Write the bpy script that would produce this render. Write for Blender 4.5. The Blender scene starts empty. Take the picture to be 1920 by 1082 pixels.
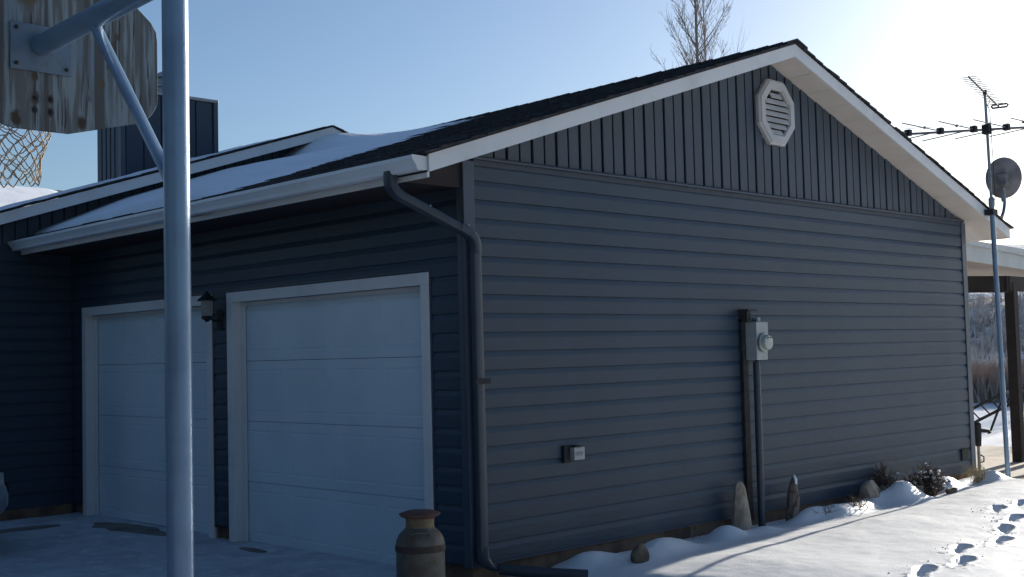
import bpy, bmesh, math, random
import numpy as np
from mathutils import Vector, Matrix
random.seed(7); rng = np.random.default_rng(7)
S = bpy.context.scene
COL = S.collection
PI = math.pi

# ------------------------------------------------------------------ camera
cam_d = bpy.data.cameras.new('camera'); cam = bpy.data.objects.new('camera', cam_d); COL.objects.link(cam)
cam_d.sensor_width = 36; cam_d.lens = 2249.95/1920*36; cam_d.clip_start = .05; cam_d.clip_end = 2000
RR = Vector((.71796707, -.69561061, -.0254785)); UU = Vector((-.02021365, -.0574229, .99814529)); FF = Vector((.69578351, .71612044, .05528858))
cp = Vector((-5.30251, -5.89544, 1.484694))
cam.matrix_world = Matrix(((RR.x, UU.x, -FF.x, cp.x), (RR.y, UU.y, -FF.y, cp.y), (RR.z, UU.z, -FF.z, cp.z), (0, 0, 0, 1)))
S.camera = cam

# ------------------------------------------------------------------ sky, sun, exposure
SUN_EL = math.radians(15.0); SUN_AZ = math.atan2(1.0, .11)      # azimuth measured from +Y towards +X
SUN_STRENGTH = 5.0; SKY_STRENGTH = .075; EXPOSURE = 0.87
wd = bpy.data.worlds.new('World'); S.world = wd; wd.use_nodes = True
nt = wd.node_tree; nt.nodes.clear()
sk = nt.nodes.new('ShaderNodeTexSky'); sk.sky_type = 'NISHITA'; sk.sun_disc = False
sk.sun_elevation = SUN_EL; sk.sun_rotation = SUN_AZ; sk.air_density = 1.0; sk.dust_density = 1.6; sk.ozone_density = 3.6; sk.altitude = 300
bg = nt.nodes.new('ShaderNodeBackground'); bg.inputs[1].default_value = SKY_STRENGTH
wo = nt.nodes.new('ShaderNodeOutputWorld'); nt.links.new(sk.outputs[0], bg.inputs[0]); nt.links.new(bg.outputs[0], wo.inputs[0])
sd = bpy.data.lights.new('sun', 'SUN'); sd.energy = SUN_STRENGTH; sd.angle = math.radians(.5); sd.color = (1, .93, .82)
so = bpy.data.objects.new('sun', sd); COL.objects.link(so)
sdir = Vector((math.sin(SUN_AZ)*math.cos(SUN_EL), math.cos(SUN_AZ)*math.cos(SUN_EL), math.sin(SUN_EL)))
so.rotation_euler = sdir.to_track_quat('Z', 'Y').to_euler(); so.location = (20, 2, 10)
S.view_settings.view_transform = 'Standard'; S.view_settings.look = 'None'; S.view_settings.exposure = EXPOSURE; S.view_settings.gamma = 1
try: S.view_settings.use_curve_mapping = False
except Exception: pass

# ------------------------------------------------------------------ materials
def mat(name, col, rough=.6, col2=None, scale=6., fac=(.4, .65), bump=0., bscale=60., metal=0., spec=.5, stretch=(1, 1, 1), detail=4., col3=None, scale3=2., fac3=(.5, .7), bdist=.01, coat=0., bstretch=None):
    m = bpy.data.materials.new(name); m.use_nodes = True
    t = m.node_tree; b = t.nodes['Principled BSDF']; L = t.links.new
    b.inputs['Roughness'].default_value = rough; b.inputs['Metallic'].default_value = metal
    b.inputs['Specular IOR Level'].default_value = spec
    if coat: b.inputs['Coat Weight'].default_value = coat; b.inputs['Coat Roughness'].default_value = .2
    tc = t.nodes.new('ShaderNodeTexCoord')
    def noise(sc, st, det=4., off=0):
        mp = t.nodes.new('ShaderNodeMapping'); mp.inputs['Scale'].default_value = st; mp.inputs['Location'].default_value = (off, off*.7, off*.3)
        L(tc.outputs['Object'], mp.inputs[0])
        n = t.nodes.new('ShaderNodeTexNoise'); n.inputs['Scale'].default_value = sc; n.inputs['Detail'].default_value = det; n.inputs['Roughness'].default_value = .6
        L(mp.outputs[0], n.inputs['Vector']); return n.outputs['Fac']
    def ramp(src, f):
        r = t.nodes.new('ShaderNodeMapRange'); r.inputs[1].default_value = f[0]; r.inputs[2].default_value = f[1]; r.interpolation_type = 'SMOOTHSTEP'
        L(src, r.inputs[0]); return r.outputs[0]
    out = None
    b.inputs['Base Color'].default_value = (*col, 1)
    if col2:
        mx = t.nodes.new('ShaderNodeMix'); mx.data_type = 'RGBA'; mx.inputs[6].default_value = (*col, 1); mx.inputs[7].default_value = (*col2, 1)
        L(ramp(noise(scale, stretch, detail), fac), mx.inputs[0]); out = mx.outputs[2]
    if col3:
        mx = t.nodes.new('ShaderNodeMix'); mx.data_type = 'RGBA'; mx.inputs[7].default_value = (*col3, 1)
        if out: L(out, mx.inputs[6])
        else: mx.inputs[6].default_value = (*col, 1)
        L(ramp(noise(scale3, stretch, 5., 3.7), fac3), mx.inputs[0]); out = mx.outputs[2]
    if out: L(out, b.inputs['Base Color'])
    if bump:
        bp = t.nodes.new('ShaderNodeBump'); bp.inputs['Strength'].default_value = bump; bp.inputs['Distance'].default_value = bdist
        L(noise(bscale, bstretch or stretch, 3.), bp.inputs['Height']); L(bp.outputs[0], b.inputs['Normal'])
    return m
SLATE = (.031, .055, .086)
M = {}
M['siding'] = mat('slate_vinyl', SLATE, .46, (.027, .048, .075), 1.3, (.35, .7), .30, 5., bdist=.014, spec=.38, col3=(.038, .052, .068), scale3=.9, fac3=(.5, .75), bstretch=(1, 1, 4))
M['board'] = mat('slate_board_vinyl', (.054, .072, .098), .5, (.046, .062, .084), 1.6, (.35, .7), .2, 6., bdist=.01, spec=.38)
M['trimblue'] = mat('slate_trim', (.048, .066, .096), .4, (.042, .058, .086), 2., bump=.05, bscale=30)
M['downspout'] = mat('downspout_paint', (.032, .048, .068), .42, (.026, .04, .058), 5., bump=.05, bscale=30)
M['white'] = mat('white_trim', (.70, .70, .70), .45, (.60, .60, .60), 2.5, (.45, .75), .06, 25.)
M['vent'] = mat('vent_grey', (.52, .51, .50), .55, (.46, .45, .44), 4., bump=.05, bscale=30)
M['soffit'] = mat('cream_soffit', (.66, .60, .54), .55, (.60, .54, .48), 2., bump=.05, bscale=30)
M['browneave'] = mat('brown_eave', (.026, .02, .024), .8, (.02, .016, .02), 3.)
M['gutter'] = mat('gutter_white', (.74, .80, .86), .35, (.64, .68, .72), 1.5, (.45, .75), .08, 12., col3=(.45, .42, .36), scale3=5, fac3=(.62, .8))
M['door'] = mat('door_white', (.62, .72, .78), .45, (.56, .66, .72), 1.2, bump=.06, bscale=8.)
M['fdn'] = mat('stained_foundation', (.20, .125, .08), .9, (.11, .065, .045), 4., (.4, .6), .4, 50.)
M['shingle'] = mat('dark_shingle', (.045, .042, .047), .9, (.02, .02, .024), 18., (.4, .6), .6, 220., col3=(.085, .075, .07), scale3=9., fac3=(.55, .7), bdist=.004)
M['snow'] = mat('snow', (.86, .87, .88), .45, (.80, .82, .84), 160., (.45, .7), .35, 170., bdist=.008, spec=.5)
M['snowroof'] = mat('roof_snow_material', (.84, .87, .92), .6, (.80, .83, .88), 2., bump=.25, bscale=14., bdist=.02)
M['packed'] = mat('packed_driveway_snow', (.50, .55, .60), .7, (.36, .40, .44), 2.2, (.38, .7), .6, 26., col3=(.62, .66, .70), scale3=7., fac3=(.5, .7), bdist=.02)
M['concrete'] = mat('driveway_concrete', (.22, .20, .18), .9, (.13, .115, .10), 3., (.4, .65), .4, 70.)
M['tan'] = mat('patio_concrete', (.50, .45, .38), .9, (.42, .37, .31), 3., (.4, .65), .3, 60.)
M['soil'] = mat('brown_soil', (.13, .10, .06), .95, (.07, .06, .03), 9., (.4, .6), .8, 60.)
M['galv'] = mat('painted_steel_pole', (.19, .29, .41), .30, (.15, .23, .34), 3., (.4, .7), .12, 30., metal=.2, col3=(.16, .10, .07), scale3=26, fac3=(.70, .76))
M['plate'] = mat('dull_steel_plate', (.13, .18, .24), .5, (.10, .14, .19), 8., bump=.1, bscale=30)
M['galv2'] = mat('galvanised_steel', (.30, .31, .33), .4, (.22, .23, .25), 20., metal=.6)
M['dark2'] = mat('ledge_shadow_dark', (.045, .055, .075), .6, (.035, .045, .06), 5.)  # colour of the painted shadow band below the gable ledge
M['dark'] = mat('black_metal', (.012, .013, .016), .7, (.03, .028, .026), 10.)
M['net'] = mat('weathered_net', (.42, .33, .22), .9, (.26, .24, .22), 14.)
M['rust'] = mat('rusty_lid', (.13, .06, .045), .75, (.08, .035, .03), 12., bump=.4, bscale=80)
M['can'] = mat('weathered_milk_can', (.14, .13, .11), .6, (.10, .075, .055), 7., (.4, .65), .3, 60., metal=.3, col3=(.07, .04, .03), scale3=3, fac3=(.55, .75))
M['canband'] = mat('rust_band', (.05, .035, .03), .8, (.08, .045, .03), 12., bump=.4, bscale=60)
M['canneck'] = mat('yellow_neck', (.24, .19, .09), .7, (.16, .11, .06), 9.)
M['glass'] = mat('frosted_glass', (.30, .30, .29), .25, (.26, .26, .25), 9.)
M['meter'] = mat('meter_grey', (.36, .39, .39), .5, (.30, .33, .33), 12.)
M['meterglass'] = mat('meter_glass', (.42, .46, .42), .12, (.36, .40, .36), 12.)
M['outlet'] = mat('outlet_plastic', (.42, .42, .42), .4, (.36, .36, .36), 9.)
M['stone'] = mat('pale_stone', (.44, .36, .28), .9, (.30, .24, .18), 10., (.4, .6), .7, 45., col3=(.14, .11, .08), scale3=5, fac3=(.6, .7))
M['rock'] = mat('brown_rock', (.17, .14, .10), .9, (.09, .075, .055), 9., (.4, .6), .8, 35.)
M['wood'] = mat('grey_driftwood', (.28, .23, .18), .9, (.12, .09, .07), 12., (.4, .6), .8, 30., stretch=(3, 3, .6))
M['twig'] = mat('dry_twig', (.13, .095, .07), .9, (.06, .045, .035), 9.)
M['straw'] = mat('straw_grass', (.40, .32, .18), .9, (.28, .22, .12), 12.)
M['bark'] = mat('bare_bark', (.26, .22, .20), .9, (.17, .145, .13), 6.)
M['darkwood'] = mat('dark_beam', (.035, .026, .022), .8, (.025, .018, .015), 6., bump=.3, bscale=30)
M['patiowhite'] = mat('patio_fascia', (.50, .52, .52), .5, (.44, .46, .46), 3.)
M['patiotan'] = mat('patio_ceiling', (.42, .36, .31), .7, (.36, .31, .27), 3.)
M['brush'] = mat('brown_brush', (.42, .33, .27), .95, (.28, .22, .19), 3.)
M['greybrush'] = mat('grey_brush', (.52, .50, .48), .95, (.36, .34, .33), 3.)
M['hill'] = mat('brushy_hillside', (.30, .26, .24), .95, (.22, .18, .17), .5, (.4, .6), .8, 2., col3=(.80, .82, .85), scale3=.45, fac3=(.44, .54), bdist=.3)
M['carpaint'] = mat('silver_car_paint', (.16, .19, .25), .3, (.36, .41, .48), 3., metal=.4, coat=.5)
M['carglass'] = mat('dark_car_glass', (.01, .012, .015), .08, (.015, .016, .018), 3.)
M['tyre'] = mat('tyre_rubber', (.015, .015, .015), .85, (.02, .02, .02), 30.)
M['rod'] = mat('dull_antenna_rod', (.16, .17, .17), .7, (.12, .13, .13), 9.)
M['dish'] = mat('grey_dish', (.22, .21, .225), .5, (.11, .11, .12), 5.)
M['orange'] = mat('rusty_orange_rim', (.30, .09, .04), .6, (.18, .07, .04), 12.)

def wood_board():
    m = bpy.data.materials.new('peeling_plywood'); m.use_nodes = True
    t = m.node_tree; b = t.nodes['Principled BSDF']; L = t.links.new; b.inputs['Roughness'].default_value = .85
    tc = t.nodes.new('ShaderNodeTexCoord')
    def nz(sc, st, det=5, off=0, dist=0):
        mp = t.nodes.new('ShaderNodeMapping'); mp.inputs['Scale'].default_value = st; mp.inputs['Location'].default_value = (off, 0, off)
        L(tc.outputs['Object'], mp.inputs[0]); n = t.nodes.new('ShaderNodeTexNoise'); n.inputs['Scale'].default_value = sc; n.inputs['Detail'].default_value = det; n.inputs['Distortion'].default_value = dist
        L(mp.outputs[0], n.inputs['Vector']); return n.outputs['Fac']
    def mr(s, a, c_):
        r = t.nodes.new('ShaderNodeMapRange'); r.inputs[1].default_value = a; r.inputs[2].default_value = c_; r.interpolation_type = 'SMOOTHSTEP'; L(s, r.inputs[0]); return r.outputs[0]
    def mix(f, a, c_):
        x = t.nodes.new('ShaderNodeMix'); x.data_type = 'RGBA'; L(f, x.inputs[0])
        for k, v in ((6, a), (7, c_)):
            if isinstance(v, tuple): x.inputs[k].default_value = (*v, 1)
            else: L(v, x.inputs[k])
        return x.outputs[2]
    grain = nz(34, (1, 1, .07), 6, 0, .25)
    c0 = mix(mr(grain, .42, .6), (.22, .265, .29), (.12, .125, .125))
    c1 = mix(mr(nz(45, (1, 1, .06), 4, 5, .3), .56, .66), c0, (.055, .045, .04))
    c2 = mix(mr(nz(3.5, (1, 1, .45), 4, 9, .6), .5, .68), c1, (.17, .22, .27))
    # knots and bolt-hole stains
    cur = mix(mr(nz(14, (1, 1, .02), 2, 2), .50, .60), c2, (.085, .085, .085))
    for (x, z, r, col) in [(-2.662, 3.053, .024, (.07, .05, .035)), (-2.287, 3.061, .024, (.10, .08, .035)), (-2.662, 2.936, .03, (.07, .055, .045)), (-2.578, 2.938, .02, (.05, .04, .035)), (-2.666, 2.871, .018, (.05, .045, .04)), (-2.578, 2.868, .020, (.05, .04, .035)), (-2.766, 2.816, .034, (.055, .04, .025)), (-2.404, 2.829, .034, (.055, .04, .025)), (-2.197, 3.345, .018, (.09, .07, .05)), (-2.246, 3.168, .014, (.09, .08, .04)), (-2.36, 2.97, .016, (.10, .12, .16)), (-2.70, 3.50, .07, (.12, .10, .07)), (-2.1, 3.0, .02, (.1, .085, .05))]:
        v = t.nodes.new('ShaderNodeVectorMath'); v.operation = 'SUBTRACT'; L(tc.outputs['Object'], v.inputs[0]); v.inputs[1].default_value = (x, .5, z)
        s = t.nodes.new('ShaderNodeVectorMath'); s.operation = 'MULTIPLY'; L(v.outputs[0], s.inputs[0]); s.inputs[1].default_value = (1.15, 0, .8)
        ln = t.nodes.new('ShaderNodeVectorMath'); ln.operation = 'LENGTH'; L(s.outputs[0], ln.inputs[0])
        ad = t.nodes.new('ShaderNodeMath'); ad.operation = 'MULTIPLY_ADD'; L(nz(30, (1, 1, 1), 2, x), ad.inputs[0]); ad.inputs[1].default_value = r*.9; L(ln.outputs['Value'], ad.inputs[2])
        f = mr(ad.outputs[0], r*1.75, r*1.0)
        cur = mix(f, cur, col)
    L(cur, b.inputs['Base Color'])
    bp = t.nodes.new('ShaderNodeBump'); bp.inputs['Strength'].default_value = .7; bp.inputs['Distance'].default_value = .004; L(grain, bp.inputs['Height']); L(bp.outputs[0], b.inputs['Normal'])
    return m
M['plywood'] = wood_board()

# ------------------------------------------------------------------ mesh helpers
class MB:
    def __init__(s): s.v = []; s.f = []
    def add(s, vs, fs):
        o = len(s.v); s.v += [tuple(p) for p in vs]; s.f += [tuple(i+o for i in f) for f in fs]; return s
    def box(s, a, b):
        x0, y0, z0 = a; x1, y1, z1 = b
        return s.add([(x0, y0, z0), (x1, y0, z0), (x1, y1, z0), (x0, y1, z0), (x0, y0, z1), (x1, y0, z1), (x1, y1, z1), (x0, y1, z1)],
                     [(0, 3, 2, 1), (4, 5, 6, 7), (0, 1, 5, 4), (1, 2, 6, 5), (2, 3, 7, 6), (3, 0, 4, 7)])
    def prism(s, poly, ext):
        n = len(poly); e = Vector(ext); a = [Vector(p) for p in poly]; b = [p+e for p in a]
        return s.add(a+b, [tuple(reversed(range(n))), tuple(range(n, 2*n))]+[(i, (i+1) % n, n+(i+1) % n, n+i) for i in range(n)])
    def tube(s, pts, r, n=8, caps=True):
        pts = [Vector(p) for p in pts]; k = len(pts); rs = r if hasattr(r, '__len__') else [r]*k
        vs = []; up = None
        for i, p in enumerate(pts):
            t = (pts[min(i+1, k-1)]-pts[max(i-1, 0)]).normalized()
            if up is None:
                up = Vector((0, 0, 1)) if abs(t.z) < .9 else Vector((1, 0, 0))
            a = t.cross(up).normalized(); up = a.cross(t).normalized()
            for j in range(n):
                th = 2*PI*j/n; vs.append(p+(a*math.cos(th)+up*math.sin(th))*rs[i])
        fs = [(i*n+j, i*n+(j+1) % n, (i+1)*n+(j+1) % n, (i+1)*n+j) for i in range(k-1) for j in range(n)]
        if caps: fs += [tuple(reversed(range(n))), tuple(range((k-1)*n, k*n))]
        return s.add(vs, fs)
    def rtube(s, pts, w, d, side):    # rectangular tube, side = fixed sideways axis
        pts = [Vector(p) for p in pts]; k = len(pts); sd_ = Vector(side).normalized(); vs = []
        for i, p in enumerate(pts):
            t = (pts[min(i+1, k-1)]-pts[max(i-1, 0)]).normalized(); u = sd_.cross(t).normalized()
            for a, b in ((-1, -1), (-.8, -1.12), (.8, -1.12), (1, -1), (1.1, -.8), (1.1, .8), (1, 1), (.8, 1.12), (-.8, 1.12), (-1, 1), (-1.1, .8), (-1.1, -.8)):
                vs.append(p+sd_*a*w/2.2+u*b*d/2.24)
        n = 12
        fs = [(i*n+j, i*n+(j+1) % n, (i+1)*n+(j+1) % n, (i+1)*n+j) for i in range(k-1) for j in range(n)]+[tuple(reversed(range(n))), tuple(range((k-1)*n, k*n))]
        return s.add(vs, fs)
    def lathe(s, prof, c=(0, 0, 0), n=32, axis=None):
        c = Vector(c); q = Vector(axis).to_track_quat('Z', 'Y') if axis else None; vs = []
        for r, z in prof:
            for j in range(n):
                p = Vector((r*math.cos(2*PI*j/n), r*math.sin(2*PI*j/n), z))
                if q: p = q @ p
                vs.append(p+c)
        k = len(prof)
        fs = [(i*n+j, i*n+(j+1) % n, (i+1)*n+(j+1) % n, (i+1)*n+j) for i in range(k-1) for j in range(n)]+[tuple(reversed(range(n))), tuple(range((k-1)*n, k*n))]
        return s.add(vs, fs)
    def mesh(s, name, m, smooth=False):
        me = bpy.data.meshes.new(name); me.from_pydata(s.v, [], s.f)
        bm = bmesh.new(); bm.from_mesh(me); bmesh.ops.recalc_face_normals(bm, faces=bm.faces); bm.to_mesh(me); bm.free()
        me.materials.append(m)
        if smooth: smooth_mesh(me)
        return me
    def build(s, name, m, parent=None, smooth=False, bevel=0, **k):
        return link(name, s.mesh(name, m, smooth), parent, bevel, **k)
def smooth_mesh(me, ang=38):
    me.polygons.foreach_set('use_smooth', [True]*len(me.polygons))
    try: me.set_sharp_from_angle(angle=math.radians(ang))
    except Exception: pass
def link(name, me, parent=None, bevel=0, **k):
    o = bpy.data.objects.new(name, me); COL.objects.link(o); o.parent = parent
    if bevel:
        b = o.modifiers.new('b', 'BEVEL'); b.width = bevel; b.segments = 2; b.limit_method = 'ANGLE'
    for a, v in k.items(): o[a] = v
    return o
def thing(name, label, cat, loc=(0, 0, 0), group=None):
    o = bpy.data.objects.new(name, None); COL.objects.link(o); o.empty_display_size = .1; o.location = loc
    o['label'] = label; o['category'] = cat
    if group: o['group'] = group
    return o
def grid_mesh(name, X, Y, Z, m, smooth=True):
    """X,Y,Z 2-D arrays -> one sheet"""
    ny, nx = X.shape; co = np.stack([X, Y, Z], -1).reshape(-1, 3).astype(np.float32)
    idx = np.arange(nx*ny).reshape(ny, nx)
    q = np.stack([idx[:-1, :-1], idx[:-1, 1:], idx[1:, 1:], idx[1:, :-1]], -1).reshape(-1, 4)
    me = bpy.data.meshes.new(name); me.vertices.add(len(co)); me.vertices.foreach_set('co', co.ravel())
    me.loops.add(q.size); me.loops.foreach_set('vertex_index', q.ravel().astype(np.int32))
    me.polygons.add(len(q)); me.polygons.foreach_set('loop_start', np.arange(0, q.size, 4, dtype=np.int32)); me.polygons.foreach_set('loop_total', np.full(len(q), 4, np.int32))
    me.update(calc_edges=True); me.validate(); me.materials.append(m)
    if smooth: me.polygons.foreach_set('use_smooth', [True]*len(q))
    return me
def sstep(a, b, x):
    t = np.clip((x-a)/(b-a), 0, 1); return t*t*(3-2*t)
_tab = rng.random((256, 256))
def vnoise(x, y):
    x0 = np.floor(x).astype(int); y0 = np.floor(y).astype(int); fx = x-x0; fy = y-y0; fx = fx*fx*(3-2*fx); fy = fy*fy*(3-2*fy)
    g = lambda a, b: _tab[a % 256, b % 256]
    return (g(x0, y0)*(1-fx)+g(x0+1, y0)*fx)*(1-fy)+(g(x0, y0+1)*(1-fx)+g(x0+1, y0+1)*fx)*fy
def fbm(x, y, o=4):
    s = 0; a = .5
    for i in range(o): s = s+a*vnoise(x+17.3*i, y+5.1*i); x = x*2.03; y = y*2.03; a *= .5
    return s

# ------------------------------------------------------------------ dimensions
W = 7.26; SL = .3286; OX = .54; RK = .286; ZE = 2.625; FH = .11; LEN = 5.98; Z0 = 2.659; EX = .127
ZP = ZE+SL*(W/2+OX)
def under(x): return ZE+SL*(x+OX) if x <= W/2 else ZE+SL*(W+OX-x)
TOP = FH+.035

# ------------------------------------------------------------------ ground
def axis_pts(lo, f0, f1, hi, step, g=1.28):
    a = list(np.arange(f0, f1+step/2, step)); s = step; x = f1
    while x < hi: s *= g; x += s; a.append(min(x, hi))
    s = step; x = f0; b = []
    while x > lo: s *= g; x -= s; b.append(max(x, lo))
    return np.array(b[::-1]+a)
xs = axis_pts(-200, .2, 8.0, 300, .016); ys = axis_pts(-200, -3.0, .2, 300, .016)
GX, GY = np.meshgrid(xs, ys)
MOUNDS = [(.95, -.17, .22, .14, .085), (1.62, -.30, .26, .15, .10), (2.42, -.26, .14, .12, .10), (2.75, -.36, .20, .12, .05), (1.25, -.38, .3, .15, .05),
          (3.62, -.26, .22, .10, .10), (3.95, -.38, .25, .12, .12), (4.35, -.33, .18, .10, .09), (5.02, -.36, .23, .16, .20), (4.70, -.22, .15, .12, .10), (6.02, -.30, .22, .12, .15), (6.95, -.36, .26, .15, .13), (6.55, -.20, .3, .1, .08), (7.2, -.62, .25, .15, .04)]
FEET = [(1.78, -2.23, .3), (2.22, -2.28, .25), (2.70, -2.03, .3), (3.24, -2.08, .2), (3.75, -1.87, .35), (4.30, -1.72, .2), (4.7, -1.40, .3), (5.15, -1.42, .2)]
def snow_h(x, y):
    h = .012+.075*sstep(-.05, -1.1, y)*sstep(.4, 1.6, x)+.03*sstep(4, 6.5, x)*sstep(.05, -.6, y)
    h = h+.05*(fbm(x*.55+3, y*.9)-.47)*sstep(-.2, -1.0, y)+.012*(fbm(x*3.1, y*3.1)-.5)+.006*(fbm(x*9, y*9+4)-.5)
    for (mx, my, sx, sy, a) in MOUNDS:
        r = ((x-mx)/sx)**2+((y-my)/sy)**2
        h = h+a*np.exp(-r**1.15*.9)*(1+.35*(fbm(x*5+mx, y*5)-.5))
    for k, (fx, fy, ang) in enumerate(FEET):
        c_, s_ = math.cos(ang), math.sin(ang); u = (x-fx)*c_+(y-fy)*s_; v = -(x-fx)*s_+(y-fy)*c_
        wob = .036*(vnoise(x*22+k, y*22)-.5)+.018*(vnoise(x*55+k, y*55)-.5)
        d = np.sqrt((u/.135)**2+(v/.058)**2)+wob*6
        pit = sstep(1.12, .72, d); h = h-.085*pit
        h = h+.004*np.exp(-((d-1.25)/.2)**2)
        d2 = np.sqrt(((u+.20)/.10)**2+(v/.045)**2)+wob*8; h = h-.022*sstep(1.1, .5, d2)   # toe drag
        rr = (vnoise(x*45+k*3, y*45) > .83)*np.exp(-((u+.26)/.14)**2-(v/.12)**2); h = h+.012*rr
    # trench against the driveway, fall off beyond the bank, depressions for what is built over it
    h = h*sstep(.50, .85, x+.12*(vnoise(x*4, y*4)-.5)+.12*np.minimum(y, 0))-.05*sstep(.85, .45, x+.12*np.minimum(y, 0))
    near = sstep(6.2, 5.7, np.maximum(x-1.5, 0)) 
    back = sstep(6.75, 7.35, x-0.15*np.minimum(y, 0)*-1)*sstep(-2.5, -.9, y-(x-7)*.6)
    h = np.where(x > 6.6, h*(1-back)+(-.05)*back, h)
    inside = (x > 0)*(x < W)*sstep(.0, .1, y)
    h = h*(1-inside)-.06*inside
    far = sstep(10.8, 12.5, x)*sstep(-30, -5, y)
    lawn = .02+.10*(fbm(x*.25, y*.25)-.5)+.25*sstep(20, 34, x)
    h = h*(1-far)+lawn*far
    return h
GZ = snow_h(GX, GY)
g = link('snow_ground', grid_mesh('snow_ground', GX, GY, GZ, M['snow'])); g['kind'] = 'structure'
# concrete driveway slab with patchy snow skin
MB().box((-30, -30, -.3), (.62, 5.995, 0)).build('driveway', M['concrete'], kind='structure')
X, Y = np.meshgrid(np.linspace(-9, .60, 330), np.linspace(-6, 5.97, 400))
b0 = fbm(X*1.3, Y*1.3, 5); b1 = fbm(X*6+9, Y*6, 3)
H = .020*(b0-.36)+.008*(b1-.5)
H += .006; H -= .030*np.exp(-((X+.16)/.13)**2-((Y-4.35)/.62)**2)                       # melted patch before the far door
H -= .020*np.exp(-((X+.13)/.05)**2-((Y-2.45)/.20)**2)
H -= .030*np.exp(-((Y-5.25+.04*X)/.10)**2)*sstep(-.3, -.8, X)*sstep(-6, -3, X)
H -= .05*np.exp(-((X-.15)/.5)**2-((Y+.05)/.42)**2)                           # bare corner pad
H += .012*np.exp(-((X+.02)/.1)**2)*sstep(2.6, 2.2, Y)
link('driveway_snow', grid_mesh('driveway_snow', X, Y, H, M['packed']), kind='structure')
MB().box((7.30, -.10, -.3), (11.6, 6.5, .012)).build('patio_slab', M['tan'], kind='structure')
MB().box((7.30, -.245, -.3), (11.6, -.105, .03)).build('patio_kerb', M['tan'], kind='structure', bevel=.01)
X, Y = np.meshgrid(np.linspace(6.7, 12, 90), np.linspace(-1.6, -.24, 40)); link('lawn_edge', grid_mesh('lawn_edge', X, Y, -.012+.02*fbm(X*7, Y*7), M['soil']), kind='structure')
X, Y = np.meshgrid(np.linspace(30, 120, 120), np.linspace(-40, 120, 160))
D = (X*.83+Y*.55)
link('hillside', grid_mesh('hillside', X, Y, -.3+9.5*sstep(34, 95, D)+1.2*(fbm(X*.12, Y*.12)-.5), M['hill']), kind='structure')

# ------------------------------------------------------------------ garage
gar = thing('garage', 'slate blue two-door garage with dark shingled gable roof and white trim', 'garage')
wall = MB()
wall.prism([(.012, .02, .10), (W-.012, .02, .10), (W-.012, .02, under(W)-.0), (W/2, .02, ZP), (.012, .02, under(0))], (0, .08, 0))
wall = wall.build('wall', M['siding'], gar)
for a_, b_ in (((.02, .015, -.3), (W-.02, .2, .118)), ((.0251, .2, -.3), (.2, .345, .118)), ((.0251, 2.975, -.3), (.2, 3.205, .118)), ((.0251, 5.73, -.3), (.2, 6, .118))): MB().box(a_, b_).build('foundation', M['fdn'], gar)
# front wall backing with two door openings
fw = MB(); segs = [(.10, .352), (2.966, 3.213), (5.722, 6.0)]
for a, b in segs: fw.box((.012, a, .10), (.10, b, 2.064))
fw.box((.012, .10, 2.064), (.10, 6.0, 2.80)); fw.build('front_wall', M['siding'], gar)
MB().box((W-.10, .10, 0), (W-.012, 6, 2.8)).build('rear_wall', M['siding'], gar)
MB().box((.15, .15, -.02), (W-.15, 5.95, .01)).build('garage_floor', M['concrete'], gar)
def course_profile():  # (out, z) dutch lap, out = distance from wall plane
    return [(.004, .003), (.0055, -.001), (.0090, -.014), (.0160, -.036), (.0170, -.042), (.0168, -.1215), (.0155, -.1262), (.004, -.1275)]
def course_x(L):
    v = []; pr = course_profile()
    for x in (0, L): v += [(x, -o, z) for o, z in pr]
    n = len(pr); return MB().add(v, [(i, (i+1) % n, n+(i+1) % n, n+i) for i in range(n)]+[tuple(range(n)), tuple(reversed(range(n, 2*n)))])
def course_y(L):
    v = []; pr = course_profile()
    for y in (0, L): v += [(-o, y, z) for o, z in pr]
    n = len(pr); return MB().add(v, [(i, (i+1) % n, n+(i+1) % n, n+i) for i in range(n)]+[tuple(range(n)), tuple(reversed(range(n, 2*n)))])
cm = {}
def course(L, along, loc, parent, tilt=0):
    k = (round(L, 3), along)
    if k not in cm:
        me = (course_x if along == 'x' else course_y)(L).mesh('siding_panel', M['siding']); cm[k] = me
    o = link('siding_panel', cm[k], parent); o.location = loc; return o
for k in range(21):
    course(W-.14, 'x', (.07, random.uniform(-.0012, .0012), Z0+EX-k*EX), wall)
fwo = bpy.data.objects['front_wall']
for k in range(21):
    zt = Z0+EX-k*EX
    if zt > 2.064+.06: course(5.93, 'y', (random.uniform(-.001, .001), .05, zt), fwo)
    else:
        for a, b in ((.05, .352), (2.966, 3.213), (5.722, 5.98)): course(b-a, 'y', (random.uniform(-.001, .001), a, zt), fwo)
# gable boards, 5 inch vertical
GB = .1243; zb0 = 2.822
x = .03; k = 0
while x < W-.05:
    x1 = min(x+GB, W-.03); a = x+.003; b = x1-.017
    ta, tb, tm = under(a)-.003, under(b)-.003, under(min(max(W/2, a), b))-.003
    if min(ta, tb) > zb0+.01:
        o = .011+(k % 2)*.005
        top = [(a, ta), (b, tb)] if not a < W/2 < b else [(a, ta), (W/2, ZP-.003), (b, tb)]
        pl = [(a, -o, zb0), (b, -o, zb0)]+[(p, -o, q) for p, q in reversed(top)]
        mb = MB().prism(pl, (0, o, 0)); o_ = mb.build('siding_board', M['board'], wall, bevel=.004)
    x += GB; k += 1
MB().box((.075, -.0205, 2.758), (W-.075, -.003, 2.796)).build('ledge_shadow_strip', M['dark2'], wall)  # dark strip imitates the shadow band under the gable ledge
t_ = MB().prism([(.03, -.046, 2.797), (.03, -.046, 2.808), (.03, -.030, 2.822), (.03, 0, 2.822), (.03, 0, 2.7965), (.03, -.03, 2.7965)], (W-.06, 0, 0)); t_.build('gable_ledge', M['trimblue'], wall)
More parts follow.
